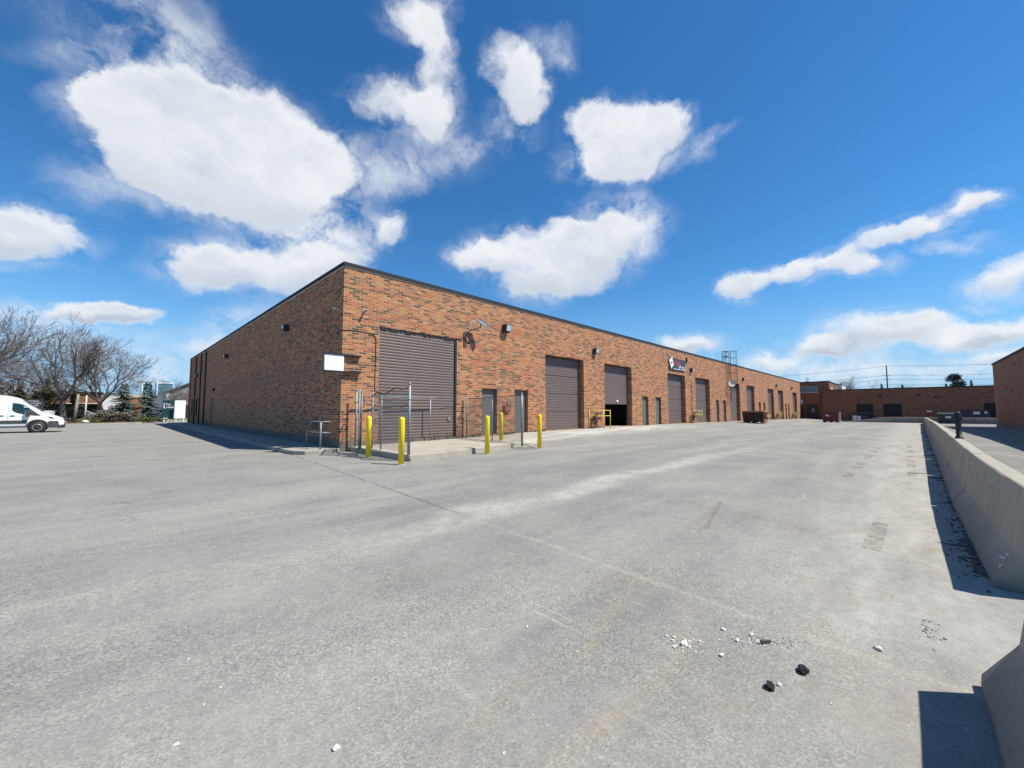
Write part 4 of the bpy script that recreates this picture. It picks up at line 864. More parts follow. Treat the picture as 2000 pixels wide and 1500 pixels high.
z=zg(77,-19); q=MB(); q.box(76.90,76.93,-21.1,-20.5,z+1.25,z+1.65); q.box(76.90,76.93,-21.75,-21.5,z+1.35,z+1.65); q.build('sticker',M['pale'],t)
t=thing('utility_cabinet','small dark red cabinet with a pale top against the far shaded wall','cabinet',(79,-16.3,-.4))
q=MB(); q.box(79,79.8,-16.9,-16.0,-.5,1.1); q.build('cabinet_body',M['bin_maroon'],t); q=MB(); q.box(78.95,79.85,-16.75,-16.2,1.1,1.30); q.build('cabinet_top',M['pale'],t)
t=thing('flat_rack','black flat rack with white and blue boxes beside the maroon dumpster','rack',(72.8,-8,-.4))
q=MB(); q.box(76.0,77.2,-10.6,-7.6,.78,.86); q.box(76.0,76.1,-7.8,-7.6,-.5,.78); q.box(76.0,76.1,-10.6,-10.4,-.5,.78); q.box(77.1,77.2,-7.8,-7.6,-.5,.78); q.box(77.1,77.2,-10.6,-10.4,-.5,.78); q.box(76.0,77.2,-9.9,-7.9,.86,1.05); q.build('rack_frame',M['black'],t)
for (y0,y1,z0,z1,mm,nm) in ((-8.5,-8.05,.0,.42,'white','white'),(-9.0,-8.58,.0,.40,'white','white'),(-9.9,-9.1,-.02,.5,'bin_blue','navy blue')):
    tag(MB().box(76.2,76.8,y0,y1,-.45,z1+.1).build('storage_box',M[mm],None,bevel=.03,org=(76.5,(y0+y1)/2,-.45)),{-8.5:'left-hand white box',-9.0:'right-hand white box',-9.9:'navy blue box'}[y0]+' under the black flat rack by the far doors','box','boxes under the black flat rack')

# ---------------------------------------------------------------- planting bed, lawn, kerb on the far left
def sheet(name,poly,z0,th,mat,kind='structure',bevel=0):
    q=MB(); q.prism([(x,y,z0) for x,y in poly],(0,0,th)); o=q.build(name,mat,None,bevel=bevel); tag(o,kind=kind); return o
edge=[(-60,43.6),(-12.5,43.2),(-9,42.7),(-6.3,42.3),(-4.4,43.0),(-3.2,44.6),(-2.4,46.6),(-1.5,48.6),(0,50.4),(2.2,51.3),(9,51.8)]
inner=[(x+(.0 if x<-5 else .12),y+.18) for x,y in edge]
k=MB(); n=len(edge); vs=[(x,y,-.1) for x,y in edge]+[(x,y,.13) for x,y in edge]+[(x,y,.13) for x,y in inner]
k.add(vs,[(i,i+1,n+i+1,n+i) for i in range(n-1)]+[(n+i,n+i+1,2*n+i+1,2*n+i) for i in range(n-1)]); tag(k.build('kerb',M['slab']),kind='structure')
sheet('planting_bed',inner[:8]+[(-1.4,50.5),(-3,56),(-60,56)],-.1,.235,M['mulch'])
sheet('lawn',[(-1.35,48.85),(0,50.6),(2.2,51.5),(9,52),(9,68),(-60,68),(-60,56.05),(-2.95,56.05),(-1.35,50.5)],-.1,.225,M['grass'])
rr=random.Random(21)
def clumps(mb,c,r,n,s,flat=1.,up=.5,seed=0):
    """n small leaf-like faces spread through an ellipsoid volume"""
    g=random.Random(seed)
    for _ in range(n):
        while True:
            p=Vector((g.uniform(-1,1),g.uniform(-1,1),g.uniform(-1,1)))
            if p.length<1: break
        p=Vector((c[0]+p.x*r[0],c[1]+p.y*r[1],c[2]+p.z*r[2]))
        a=Vector((g.gauss(0,1),g.gauss(0,1),g.gauss(0,flat))).normalized(); b=a.cross(Vector((g.gauss(0,1),g.gauss(0,1),g.gauss(0,1)))).normalized()
        k=s*g.uniform(.5,1.4); mb.add([p-a*k,p+b*k*.4,p+a*k,p-b*k*.4],[(0,1,2,3)])
litter=MB(); 
for _ in range(1500):
    x=rr.uniform(-16,-2.2); y=rr.uniform(43.1,50); k=rr.uniform(.05,.16); a=rr.uniform(0,6.3)
    litter.add([(x,y,.14),(x+k*math.cos(a),y+k*math.sin(a),.15),(x+k*math.cos(a)-k*.4*math.sin(a),y+k*math.sin(a)+k*.4*math.cos(a),.15+rr.uniform(0,.08))],[(0,1,2)])
tag(litter.build('leaf_litter',simple('dry_leaves',(.20,.115,.06),.95,0,.6,3)),'dry brown leaves scattered over the planting bed','leaf litter',kind='stuff')
# ---------------------------------------------------------------- bare trees
def bare_tree(x,y,h,spread,label,seed,r0=.2,forks=1,group='bare trees along the planting bed',z=.12,lim=5200,lean=0.):
    g=random.Random(seed); t=thing('bare_tree',label,'tree',(x,y,z),group)
    tk=MB(); lb=MB(); tw=MB(); cnt=[0]
    def grow(p,d,L,r,lv):
        if cnt[0]>lim: return
        n=4 if lv<3 else 2; pts=[p]; q=p.copy(); dd=d.copy()
        for i in range(n):
            dd=(dd+Vector((g.gauss(0,.10),g.gauss(0,.10),g.gauss(0,.06)+(.05 if lv>1 else .0)))).normalized(); q=q+dd*L/n; pts.append(q.copy())
        r1=max(r*.68,.009); m=tk if lv==0 else lb if lv<4 else tw
        m.tube(pts,r,8 if lv==0 else 5 if lv<4 else 3,False,r2=r1); cnt[0]+=1
        if lv>=7 or L<.16: return
        k=(g.choice((4,5)) if lv==0 else g.choice((2,3,3)) if lv<5 else g.choice((2,3)))
        for i in range(k):
            a=g.uniform(0,6.283) if lv else 6.283*i/k+g.uniform(-.4,.4); sp=(.62 if lv==0 else .55)*spread*g.uniform(.55,1.35)
            o=dd.orthogonal().normalized(); o=(Matrix.Rotation(a,3,dd)@o)
            nd=(dd+o*sp).normalized(); nd.z=max(nd.z,-.12 if lv<2 else -.35); nd.normalize()
            j=len(pts)-1 if (i<2 or lv==0) else g.randint(1,len(pts)-1)
            grow(pts[j],nd,L*g.uniform(.66,.86)*(1.25 if lv==0 else 1),r1*(g.uniform(.72,.9)),lv+1)
        if 0<lv<5:                       # side shoots
            for _ in range(2):
                j=g.randint(1,len(pts)-1); o=Matrix.Rotation(g.uniform(0,6.28),3,dd)@dd.orthogonal().normalized()
                grow(pts[j],(dd*.6+o*.8).normalized(),L*.45,r1*.45,max(lv+2,4))
    for f in range(forks):
        a=f*math.pi+seed; d=Vector((lean+(.22*math.cos(a) if forks>1 else 0),(.22*math.sin(a) if forks>1 else 0),1)).normalized()
        cnt[0]=0; grow(Vector((x,y,z-.1)),d,h*.235,r0,0)
    tk.build('trunk',M['bark'],t); lb.build('branches',M['bark'],t); tw.build('twigs',M['twig'],t); return t
bare_tree(-14.9,42.5,11.0,1.1,'wide bare tree behind the white van, cut by the left edge of the photo',4,.28,lim=4800)
bare_tree(-9.1,47.6,10.3,.95,'tall bare tree with a dome of twigs just right of the van bonnet',14,.30,lim=5200)
bare_tree(-6.2,49.5,9.3,.95,'twin-trunked bare tree left of the first spruce',9,.19,forks=2,lim=3600)
bare_tree(-17.5,52,10.5,1.1,'bare tree standing farther back beyond the van roof, at the left edge',31,.2,lim=3500)
bare_tree(-12.6,57,8.5,1.1,'smaller bare tree in the thicket between the van and the dome-shaped tree',17,.15,lim=3500)
bare_tree(.35,58.5,5.2,1.0,'small purplish bare tree before the grey warehouse gable',23,.10,lim=3500)
bare_tree(121,-4.3,10.5,1.0,'bare tree rising behind the two-storey brown building',41,.2,group='trees beyond the far buildings',z=-.8,lim=3500)
bare_tree(121,-14.6,8.0,1.0,'faint bare treetop just right of the utility pole',43,.13,group='trees beyond the far buildings',z=-.8,lim=1500)
# ---------------------------------------------------------------- conifers
def spruce(x,y,h,r,label,seed,mat,cat='tree',z=.12,group='evergreens',n=46,name='spruce_tree'):
    g=random.Random(seed); t=thing(name,label,cat,(x,y,z),group); MB().tube([(x,y,z-.1),(x,y,z+h*.96)],.10*h/4.5,8,True,r2=.01).build('trunk',M['bark'],t)
    mb=MB()
    for i in range(n):
        k=i/n; zz=z+h*(.06+.92*k); R_=r*(1-k)**.85*g.uniform(.75,1.15)+.05
        for j in range(int(9-4*k)):
            a=g.uniform(0,6.283); L=R_*g.uniform(.7,1.1); m=max(3,int(L/.13))
            for q in range(m):
                s=(q+1)/m*L; p=Vector((x+math.cos(a)*s,y+math.sin(a)*s,zz-.30*s+.12*s*s/max(L,.1)+g.uniform(-.04,.04))); w=.12+.10*(1-s/L)
                for e in (-1,1):
                    b=a+e*g.uniform(.5,1.0); mb.add([p,p+Vector((math.cos(b)*w*1.5,math.sin(b)*w*1.5,g.uniform(-.05,.03))),p+Vector((math.cos(a)*w,math.sin(a)*w,-.07))],[(0,1,2)])
    mb.build('crown',mat,t); return t
spruce(-4.55,52.3,4.6,1.75,'dark green spruce in the planting bed right of the twin-trunked tree',3,M['needle'])
spruce(-2.55,50.2,4.7,1.75,'blue-grey spruce, nearer the building, left of the dark green sign',5,M['needleb'])
spruce(118,3.3,10.8,2.6,'dark spruce top behind the two-storey building left of its roof corner',8,M['needle'],z=-.8,group='trees beyond the far buildings',n=34)
for (x,y,h,r,s,l) in ((-12.3,50.5,3.6,1.9,1,'shaggy olive conifer behind the van windscreen'),(-10.6,52.5,4.6,2.1,2,'taller shaggy olive conifer behind the dome-shaped bare tree'),(-14.8,53,3.8,2.2,3,'brownish conifer behind the van roof'),(-8.7,54.5,3.4,1.6,4,'low olive conifer left of the wooden posts')):
    t=thing('olive_conifer',l,'tree',(x,y,.12),'shaggy conifers behind the van'); MB().tube([(x,y,0),(x,y,h*.9)],.09,6,True,r2=.02).build('trunk',M['bark'],t)
    mb=MB(); g=random.Random(s)
    for i in range(9): a=g.uniform(0,6.28); k=g.uniform(0,1); clumps(mb,(x+r*.55*(1-k)*math.cos(a),y+r*.5*(1-k)*math.sin(a),.2+h*(.12+.75*k)),(r*.62*(1.1-k),r*.62*(1.1-k),h*.16),260,.17,.7,seed=s*50+i)
    mb.build('crown',M['olive'],t)
def bush(name,label,c,r,n,s,mat,seed,cat='shrub',group=None,lobes=6):
    t=thing(name,label,cat,(c[0],c[1],.12),group); mb=MB(); st=MB(); g=random.Random(seed)
    for i in range(lobes):
        q=(c[0]+g.uniform(-.6,.6)*r[0],c[1]+g.uniform(-.6,.6)*r[1],c[2]+g.uniform(-.45,.45)*r[2]); clumps(mb,q,(r[0]*.5,r[1]*.5,r[2]*.5),n//lobes,s,1.,seed=seed*31+i); st.tube([(c[0],c[1],.05),q],.02,4,False)
    for i in range(30):
        a=g.uniform(0,6.28); st.tube([(c[0]+g.uniform(-.4,.4)*r[0],c[1],.05),(c[0]+r[0]*1.05*math.cos(a),c[1]+r[1]*math.sin(a)*.8,c[2]+r[2]*g.uniform(-.2,1.0))],.008,3,False)
    st.build('stems',M['twig'],t); mb.build('foliage',mat,t); return t
bush('brush_heap','tangled grey-green brush between the twin-trunked tree and the two spruces',(-4.95,47.2,.75),(2.0,1.3,.85),2600,.13,M['brush'],3)
bush('low_shrub','low grey-green shrub at the foot of the dark green spruce',(-3.7,47.4,.5),(1.0,.9,.5),900,.12,M['brush'],5)
bush('low_juniper','flat yellow-green juniper at the foot of the blue-grey spruce',(-2.75,46.3,.38),(1.15,.8,.34),1500,.10,M['junip'],6)
bush('low_shrub','dry tan shrub around the foot of the twin-trunked tree',(-6.6,48.4,.45),(.9,.7,.5),800,.11,M['brush'],7)
bush('low_shrub','small green weed clump before the wooden posts',(-7.4,46.2,.3),(1.2,.6,.3),700,.10,M['junip'],8)
bush('low_shrub','dry grass clump at the foot of the dome-shaped bare tree',(-9.2,46.6,.35),(1.1,.7,.4),800,.11,M['brush'],9)
t=thing('round_evergreen','rounded dark evergreen top behind the long low brown building','tree',(110,-21.0,-.8),'trees beyond the far buildings'); MB().tube([(110,-21,-1),(110,-21,7)],.2,6,True,r2=.05).build('trunk',M['bark'],t); mb=MB(); g=random.Random(2)
for i in range(16): a=g.uniform(0,6.28); k=g.uniform(0,1); rr_=1.5*math.sin(math.pi*min(1,k*.75+.2)); clumps(mb,(110+rr_*.7*math.cos(a),-21+rr_*.7*math.sin(a),3.6+4.3*k),(.95,.95,.75),230,.19,.8,seed=i+90)
mb.build('crown',M['leafdk'],t)
# far wood behind everything on the left, seen as one hazy mass
mb=MB(); g=random.Random(77)
for i in range(60):
    x=g.uniform(-50,-12); y=g.uniform(84,98); h=g.uniform(3.5,7.5); clumps(mb,(x,y,h*.5),(2.4,2.0,h*.5),330,.36,1.,seed=i+300)
tag(mb.build('far_wood',M['twig']),'brown leafless far-off wood behind the trees at the left edge','wood',kind='stuff')
# rocks and logs
for (x,y,s,l) in ((-7.35,44.6,.24,'pale square boulder in the planting bed before the thin post'),(-9.9,44.3,.30,'tan rock beside the kerb right of the van bumper'),(-8.75,44.9,.16,'small tan rock left of the pale square boulder')):
    tag(MB().blob((x,y,.12+s*.45),(s*1.3,s,s*.8),2,.13,int(s*100)).build('rock',M['fascia'] if s!=.30 else M['stone'],None,org=(x,y,.12)),l,'rock','rocks in the planting bed')
# posts, hydrant
t=tag(MB().tube([(-8.15,46.0,.1),(-7.98,46.0,3.05)],.14,10,r2=.12).build('wooden_post',M['wood'],None,org=(-8.1,46,.1)),'thick weathered wooden post, leaning, right of the dome-shaped bare tree','post')
t=tag(MB().tube([(-7.45,47,.1),(-7.42,47,2.95)],.065,8).build('thin_post',M['offw'],None,org=(-7.4,47,.1)),'thin pale post right of the thick wooden post','post')
t=thing('fire_hydrant','red fire hydrant at the foot of the twin-trunked tree','hydrant',(-5.75,48.6,.12)); q=MB(); q.lathe((-5.75,48.6,.12),[(0,0),(.16,0),(.16,.05),(.11,.06),(.11,.62),(.14,.64),(.14,.68),(.10,.78),(.03,.83),(.03,.88),(0,.88)],14); q.build('barrel',M['hyd'],t)
q=MB(); q.tube([(-5.95,48.55,.58),(-5.55,48.65,.58)],.05,8); q.tube([(-5.75,48.6,.5),(-5.80,48.38,.5)],.06,8); q.build('nozzle',M['hyd'],t)
# signs by the lawn
t=thing('leasing_sign','dark green leasing sign with white lettering, left of the blank white sign','sign',(-.9,48.0,.12),'pair of signs on the lawn')
ux,uy=math.cos(R(8)),math.sin(R(8))
def sboard(t,x,y,w_,h_,z0,mat,nm):
    q=MB(); q.prism([(x,y,z0),(x+w_*ux,y+w_*uy,z0),(x+w_*ux,y+w_*uy,z0+h_),(x,y,z0+h_)],(-.05*uy*0,.10,0)); q.build(nm,mat,t,bevel=.01)
sboard(t,-1.30,48.2,1.05,2.25,.35,M['signg'],'sign_board')
q=MB(); q.prism([(-1.20,48.20,1.62),(-1.14,48.208,1.62),(-1.14,48.208,2.22),(-1.20,48.20,2.22)],(0,-.02,0)); q.prism([(-1.14,48.208,1.62),(-1.00,48.228,1.62),(-1.00,48.228,1.66),(-1.14,48.208,1.66)],(0,-.02,0)); q.prism([(-1.14,48.208,2.18),(-1.04,48.22,2.18),(-1.04,48.22,2.22),(-1.14,48.208,2.22)],(0,-.02,0)); q.build('bracket_mark',M['sign'],t)
text('lettering','For',.36,M['sign'],t,(-.98,48.225,1.96),(ux,uy,0),(0,0,1),width=.42,extrude=.012); text('lettering','Lease',.34,M['sign'],t,(-.98,48.225,1.66),(ux,uy,0),(0,0,1),width=.66,extrude=.012)
q=MB(); q.box(-1.15,-1.05,48.25,48.33,-.1,.35); q.build('leg',M['white'],t); q=MB(); q.box(-.75,-.63,48.3,48.4,-.1,.35); q.build('leg',M['white'],t)
q=MB(); q.prism([(-1.25,48.18,.42),(-.8,48.22,.42),(-.8,48.22,.48),(-1.25,48.18,.48)],(0,-.05,0)); q.build('name_strip',M['white'],t)
t=thing('blank_sign','large blank white sign board standing between the green sign and the building','sign',(.1,47.8,.12),'pair of signs on the lawn')
sboard(t,-.26,47.55,1.02,2.12,.42,M['sign'],'sign_board')
for x in (-.12,.58): MB().box(x,x+.08,47.66,47.74,-.1,.42).build('leg',M['white'],t)
t=thing('notice_board','black notice board with white text lines behind the van bonnet','sign',(-10.3,46,.12)); q=MB(); q.box(-11.4,-10.2,45.6,45.7,1.5,2.45); q.build('sign_board',M['signdk'],t)
q=MB(); 
for i,(a,b) in enumerate(((-11.2,-10.5),(-11.0,-10.35),(-11.1,-10.5))): q.box(a,b,45.58,45.599,2.25-i*.2,2.31-i*.2)
q.build('text_line',M['pale'],t); q=MB(); q.box(-11.35,-11.27,45.61,45.69,-.1,1.5); q.build('leg',M['black'],t); MB().box(-10.33,-10.25,45.61,45.69,-.1,1.5).build('leg',M['black'],t)
tag(MB().box(-10.2,-9.5,45.9,46.6,.1,1.35).build('electric_box',M['sign'],None,bevel=.03,org=(-9.8,46.2,.1)),'pale utility box with grey-green base right of the van bonnet','utility box')
# ---------------------------------------------------------------- white van
def van():
    t=thing('white_van','white high-roofed delivery van facing right at the left edge, with dark grey lower trim','van',(-10.8,26.3,0))
    X0=-7.72; Y0=25.25; Wd=2.02; yc=Y0+Wd/2
    def X(s): return X0-s                       # s: metres back from the front bumper
    top=[(0,.74),(.05,.84),(.17,.93),(.33,1.02),(.56,1.12),(.75,1.21),(.91,1.29),(1.1,1.46),(1.3,1.63),(1.49,1.79),(1.75,2.01),(1.95,2.15),(2.10,2.22),(2.4,2.30),(2.8,2.34),(3.6,2.37),(4.7,2.37),(4.93,2.33),(4.97,2.1)]
    def zt(s):
        for (a,b),(c,d) in zip(top,top[1:]):
            if a<=s<=c: return b+(d-b)*(s-a)/(c-a)
        return top[-1][1]
    def wf(s): return 1-.24*max(0,(.42-s)/.42)**2.2-.02*max(0,(1.2-s)/1.2)
    st=[0,.02,.05,.12,.2,.33,.45,.6,.75,.91,1.0,1.15,1.3,1.49,1.62,1.75,1.88,2.0,2.10,2.25,2.4,2.6,2.8,3.2,3.8,4.3,4.75,4.93,4.97]
    mb=MB(); rows=[]
    for s in st:
        h=zt(s); w_=Wd/2*wf(s); zb=.36+.10*max(0,(.3-s)/.3)
        belt=min(1.12,h*.80)
        pr=[(w_*.96,zb),(w_,.52),(w_*1.0,.80 if h>1 else h*.7),(w_*.985,belt)]
        for q,f in ((.35,.975),(.62,.945),(.82,.90),(.93,.83),(1.0,.66)): pr.append((w_*(f if h>1.3 else f*.99),belt+(h-belt)*q))
        pr.append((0,h+.015))
        rows.append([(X(s),yc-a,z) for a,z in pr]+[(X(s),yc+a,z) for a,z in pr[-2::-1]])
    n=len(rows[0]); vs=[p for r in rows for p in r]
    fs=[(i*n+k,i*n+k+1,(i+1)*n+k+1,(i+1)*n+k) for i in range(len(rows)-1) for k in range(n-1)]+[tuple(range(n)),tuple((len(rows)-1)*n+k for k in range(n))]+[(i*n,i*n+n-1,(i+1)*n+n-1,(i+1)*n) for i in range(len(rows)-1)]
    mb.add(vs,fs,True); body=mb.build('body',M['vanw'],t)
    def side(s,z,off=.006):
        """point on the near flank"""
        h=zt(s); belt=min(1.12,h*.80); w_=Wd/2*wf(s)
        if z<=belt: f=1. if z<.8 else 1-.015*(z-.8)/max(.01,belt-.8)
        else:
            q=(z-belt)/(h-belt); tb=[(0,.985),(.35,.975),(.62,.945),(.82,.90),(.93,.83),(1,.66)]
            for (a,b),(c,d) in zip(tb,tb[1:]):
                if a<=q<=c: f=b+(d-b)*(q-a)/(c-a)
        return (X(s),yc-w_*f-off,z)
    def patch(pts,name,mat,off=.008,par=None,sub=6):
        q=MB(); P=[]
        n=len(pts)
        for i in range(n):
            a,b=pts[i],pts[(i+1)%n]
            for j in range(sub): k=j/sub; P.append(side(a[0]+(b[0]-a[0])*k,a[1]+(b[1]-a[1])*k,off))
        cs=sum(p[0] for p in pts)/n; cz=sum(p[1] for p in pts)/n; c=side(cs,cz,off); m=len(P)
        q.add(P+[c],[(i,(i+1)%m,m) for i in range(m)],True); return q.build(name,mat,par or t)
    patch([(1.16,1.22),(1.30,1.38),(1.48,1.56),(1.70,1.76),(1.90,1.85),(2.16,1.87),(2.15,1.40),(1.98,1.26),(1.72,1.17),(1.45,1.13),(1.2,1.12)],'side_window',M['glass'])
    patch([(.97,1.08),(1.16,1.24),(1.32,1.41),(1.46,1.50),(1.50,1.34),(1.50,1.12),(1.2,1.08)],'window_corner_trim',M['vanp'],.012)
    # far side glass and windscreen
    q=MB(); ws=[]
    for s in (.97,1.15,1.35,1.58,1.80): 
        h=zt(s); w_=Wd/2*.83; ws+=[(X(s)+.012,yc-w_+.02,h-.02+.012*0),(X(s)+.014,yc,h+.022),(X(s)+.012,yc+w_-.02,h-.02)]
    q.add(ws,[(i*3+k,i*3+k+1,(i+1)*3+k+1,(i+1)*3+k) for i in range(4) for k in range(2)],True); q.build('windscreen',M['glass'],t)
    # mirror
    q=MB(); mx,my,mz=side(1.50,1.22,0); q.box(mx-.10,mx+.08,my-.26,my-.10,mz-.22,mz+.20); q.box(mx-.03,mx+.03,my-.12,my+.0,mz-.12,mz-.04); q.build('wing_mirror',M['vanp'],t,bevel=.03)
    q=MB(); q.box(mx-.115,mx-.102,my-.24,my-.12,mz-.18,mz+.16); q.build('mirror_glass',M['lens'],t)
    # lower trim
    patch([(.95,.46),(2.0,.50),(2.0,.80),(1.9,.80)],'x',M['vanp']) if False else None
    q=MB(); q.prism([(X(1.55),Y0-.012,.58),(X(3.7),Y0-.012,.58),(X(3.7),Y0-.012,.79),(X(1.50),Y0-.012,.79)],(0,-.012,0)); q.build('side_moulding',M['vanp'],t)
    q=MB(); q.prism([(X(1.6),Y0+.0,.34),(X(3.7),Y0,.34),(X(3.7),Y0,.41),(X(1.6),Y0,.41)],(0,-.01,0)); q.build('sill',M['vanp'],t)
    fb=MB(); pr=[(-.02,.27),(-.04,.45),(-.02,.68),(.03,.74)]; rows=[]
    for k in range(-6,7):
        a=k/6; yy=yc+a*Wd/2*.995; sx=.30*abs(a)**2.6
        rows.append([(X(sx+p[0]),yy-(.02 if a<0 else -.02 if a>0 else 0)*abs(a),p[1]) for p in pr])
    vs=[p for r in rows for p in r]; fb.add(vs,[(i*4+j,i*4+j+1,(i+1)*4+j+1,(i+1)*4+j) for i in range(12) for j in range(3)],True)
    fb.prism([(X(.28),Y0-.010,.30),(X(.70),Y0-.010,.30),(X(.72),Y0-.010,.58),(X(.62),Y0-.010,.74),(X(.30),Y0+.02,.72)],(0,.03,0)); fb.build('front_bumper',M['vanp'],t)
    # arch and wheels
    for ws_,nm in ((1.10,'front'),(4.10,'rear')):
        for sd in (1,-1):
            yw=Y0+.02 if sd==1 else Y0+Wd-.02
            q=MB(); cx=X(ws_)
            if sd==1:
                ring=[]
                for k in range(13):
                    a=math.pi*(k/12); ring.append((a,))
                vi=[]; 
                for k in range(17):
                    a=math.pi*k/16; vi+=[(cx+.40*math.cos(a),Y0-.026,.34+.40*math.sin(a)),(cx+.485*math.cos(a),Y0-.026,.36+.485*math.sin(a)),(cx+.50*math.cos(a),Y0+.03,.36+.50*math.sin(a)),(cx+.40*math.cos(a),Y0+.12,.34+.40*math.sin(a))]
                q.add(vi,[(k*4+j,k*4+(j+1)%4,(k+1)*4+(j+1)%4,(k+1)*4+j) for k in range(16) for j in range(4)],True); q.build('wheel_arch',M['vanp'],t)
                q=MB(); q.lathe((cx,Y0-.006,.34),[(0,0),(.41,0),(.41,.004),(0,.004)],24,'y'); q.build('arch_shadow_disc',M['black'],t)  # flat black disc put in for the shade inside the wheel arch
            wy=Y0+.10 if sd==1 else Y0+Wd-.14
            w_=MB(); w_.lathe((cx,wy,.335),[(.20,-.115),(.315,-.118),(.335,-.09),(.338,.0),(.335,.09),(.315,.118),(.20,.115)],28,'y'); wh=w_.build('wheel',M['tyre'],t,label=nm+' wheel')
            for kk,rr0 in (('rim',None),):
                r_=MB(); o=-.120 if sd==1 else .120; r_.lathe((cx,wy+o*1.0,.335),[(0,-.01*sd),(.055,-.016*sd),(.06,.02*sd),(.13,.03*sd),(.185,.0),(.21,-.008*sd),(.215,.02*sd),(0,.04*sd)],24,'y'); r_.build('rim',M['rim'],wh)
                r_=MB()
                for k in range(8): 
                    a=k*math.pi/4; r_.lathe((cx+.135*math.cos(a),wy+o-.012*sd,.335+.135*math.sin(a)),[(0,-.006),(.028,-.006),(.028,.012),(0,.012)],8,'y')
                r_.lathe((cx,wy+o-.03*sd,.335),[(0,-.012),(.06,-.012),(.06,.03),(0,.03)],12,'y'); r_.build('rim_holes',M['black'],wh)
    # headlamp
    patch([(.22,.86),(.46,.86),(.60,.90),(.74,1.06),(.52,1.02),(.30,.94)],'headlight_surround',M['vanp'],.010)
    patch([(.22,.88),(.42,.88),(.50,.96),(.44,.99),(.26,.93)],'headlight',M['lampg'],.016)
    q=MB(); q.box(X(-.01),X(.04),yc-.55,yc+.55,.74,.86); q.build('grille',M['vanp'],t,bevel=.01)
    # door lines and handles
    for pts in ([(2.30,.60),(2.30,2.1)],[(1.47,.84),(1.47,1.10)]):
        q=MB(); P=[side(pts[0][0]+(pts[1][0]-pts[0][0])*k/8,pts[0][1]+(pts[1][1]-pts[0][1])*k/8,.004) for k in range(9)]; q.tube(P,.006,4); q.build('door_gap',M['gap'],t)
    q=MB(); P=[side(1.5+2.2*k/8,1.02,.004) for k in range(9)]; q.tube(P,.005,4); q.build('body_crease',M['gap'],t)
    for s in (2.12,2.55): q=MB(); q.box(X(s)-.09,X(s)+.09,Y0-.03,Y0+.01,1.07,1.11); q.build('door_handle',M['gap'],t)
    # white fender mark in front (plate bracket)
    return t
van()
# ---------------------------------------------------------------- buildings on the left, far
t=thing('grey_gable_warehouse','plain grey warehouse with sloping roof behind the lawn signs','warehouse',(20,90,0))
q=MB(); q.prism([(1.35,75,-.2),(1.35,75,4.4),(5.2,75,6.6),(16,75,12.2),(30,75,5),(30,75,-.2)],(0,40,0)); q.build('gable_wall',M['grey_wall'],t)
q=MB(); q.prism([(1.0,74.7,4.25),(16,74.7,12.3),(16,74.7,12.5),(1.0,74.7,4.42)],(0,41,0)); q.build('roof',M['flash'],t)
q=MB(); q.box(.9,1.35,74.8,114,-.2,4.3); q.build('corner_trim',M['pale'],t); MB().box(3,3.9,74.93,74.99,.0,2.3).build('door',M['black'],t)
t=thing('orange_brick_office','low orange brick office with cream fascia behind the blue-grey spruce','building',(-1,115,0))
q=MB(); q.box(-6.8,3.9,110,125,-.2,4.2); q.build('wall',M['brick'],t); q=MB(); q.box(-7.0,4.1,109.8,125.2,4.2,5.0); q.build('fascia',M['fascia'],t)
for x in (-5.6,-3.6,.2): 
    w_=MB(); w_.box(x,x+1.3,109.93,109.99,.9,2.6); w_.build('window',M['winb'],t)
MB().box(2.3,3.4,109.93,109.99,0,2.5).build('door',M['black'],t)
t=thing('dark_roofed_shed','low brown building with wide dark openings behind the wooden posts','building',(-8.5,72,0))
q=MB(); q.box(-13.0,-6.7,70,80,-.2,.9); q.box(-13,-6.7,70.0,80,2.35,3.9); q.box(-13.0,-12.6,70.001,79.9,.9,2.35); q.box(-6.95,-6.7,70.001,79.9,.9,2.35); q.build('wall',M['brick_dark'],t)
q=MB(); q.box(-12.6,-6.95,70.6,70.8,.9,2.35); q.build('opening',M['dark'],t); q=MB(); q.box(-13.1,-6.6,69.8,69.98,2.28,2.40); q.build('lintel',M['fascia'],t)
q=MB(); q.box(-13.2,-6.5,69.7,80.3,3.9,4.02); q.build('roof',M['flash'],t)
for x in (-10.4,-8.2): MB().box(x,x+.12,69.99,70.1,.9,2.28).build('post',M['pale'],t)
t=thing('pale_building','small white building behind the dark green spruce','building',(-5.3,90,0)); MB().box(-6.9,-4.3,90,100,-.2,4.2).build('wall',M['pale'],t); MB().box(-7.0,-4.2,89.9,100.1,4.2,4.4).build('roof',M['grey_wall'],t); MB().box(-5.9,-5.2,89.95,89.99,0,2.1).build('door',M['grey_wall'],t)
def tower(x0,x1,h,label,nf):
    t=thing('glass_office_tower',label,'tower',((x0+x1)/2,505,0),'distant glass office towers'); MB().box(x0,x1,500,520,-2,h-1.2).build('glass_wall',M['towerg'],t)
    q=MB()
    for i in range(nf): q.box(x0-.05,x1+.05,499.9,520.1,h-1.6-(i+1)*2.6,h-1.6-(i+1)*2.6+.7)
    q.build('floor_bands',M['winb'],t); q=MB(); q.box(x0-.3,x1+.3,499.5,520.3,h-1.2,h); q.box(x0-.32,x0+.6,499.5,520.3,h-16,h-1.2); q.build('white_trim',M['towerw'],t)
    q=MB(); q.box(x0+2,x1-2,503,515,h,h+1.4); q.build('roof_plant',M['grey_wall'],t)
tower(14.6,21.6,27.0,'distant blue-green glass tower, left and narrower of the two, above the spruces',9); tower(25.2,36.5,28.0,'distant glass tower with white roof trim, right and wider of the two',10)
q=MB(); g=random.Random(4)
for i in range(5): x=15.5+i*1.3; q.tube([(x,505,27),(x,505,29.5+g.uniform(0,2))],.12,4)
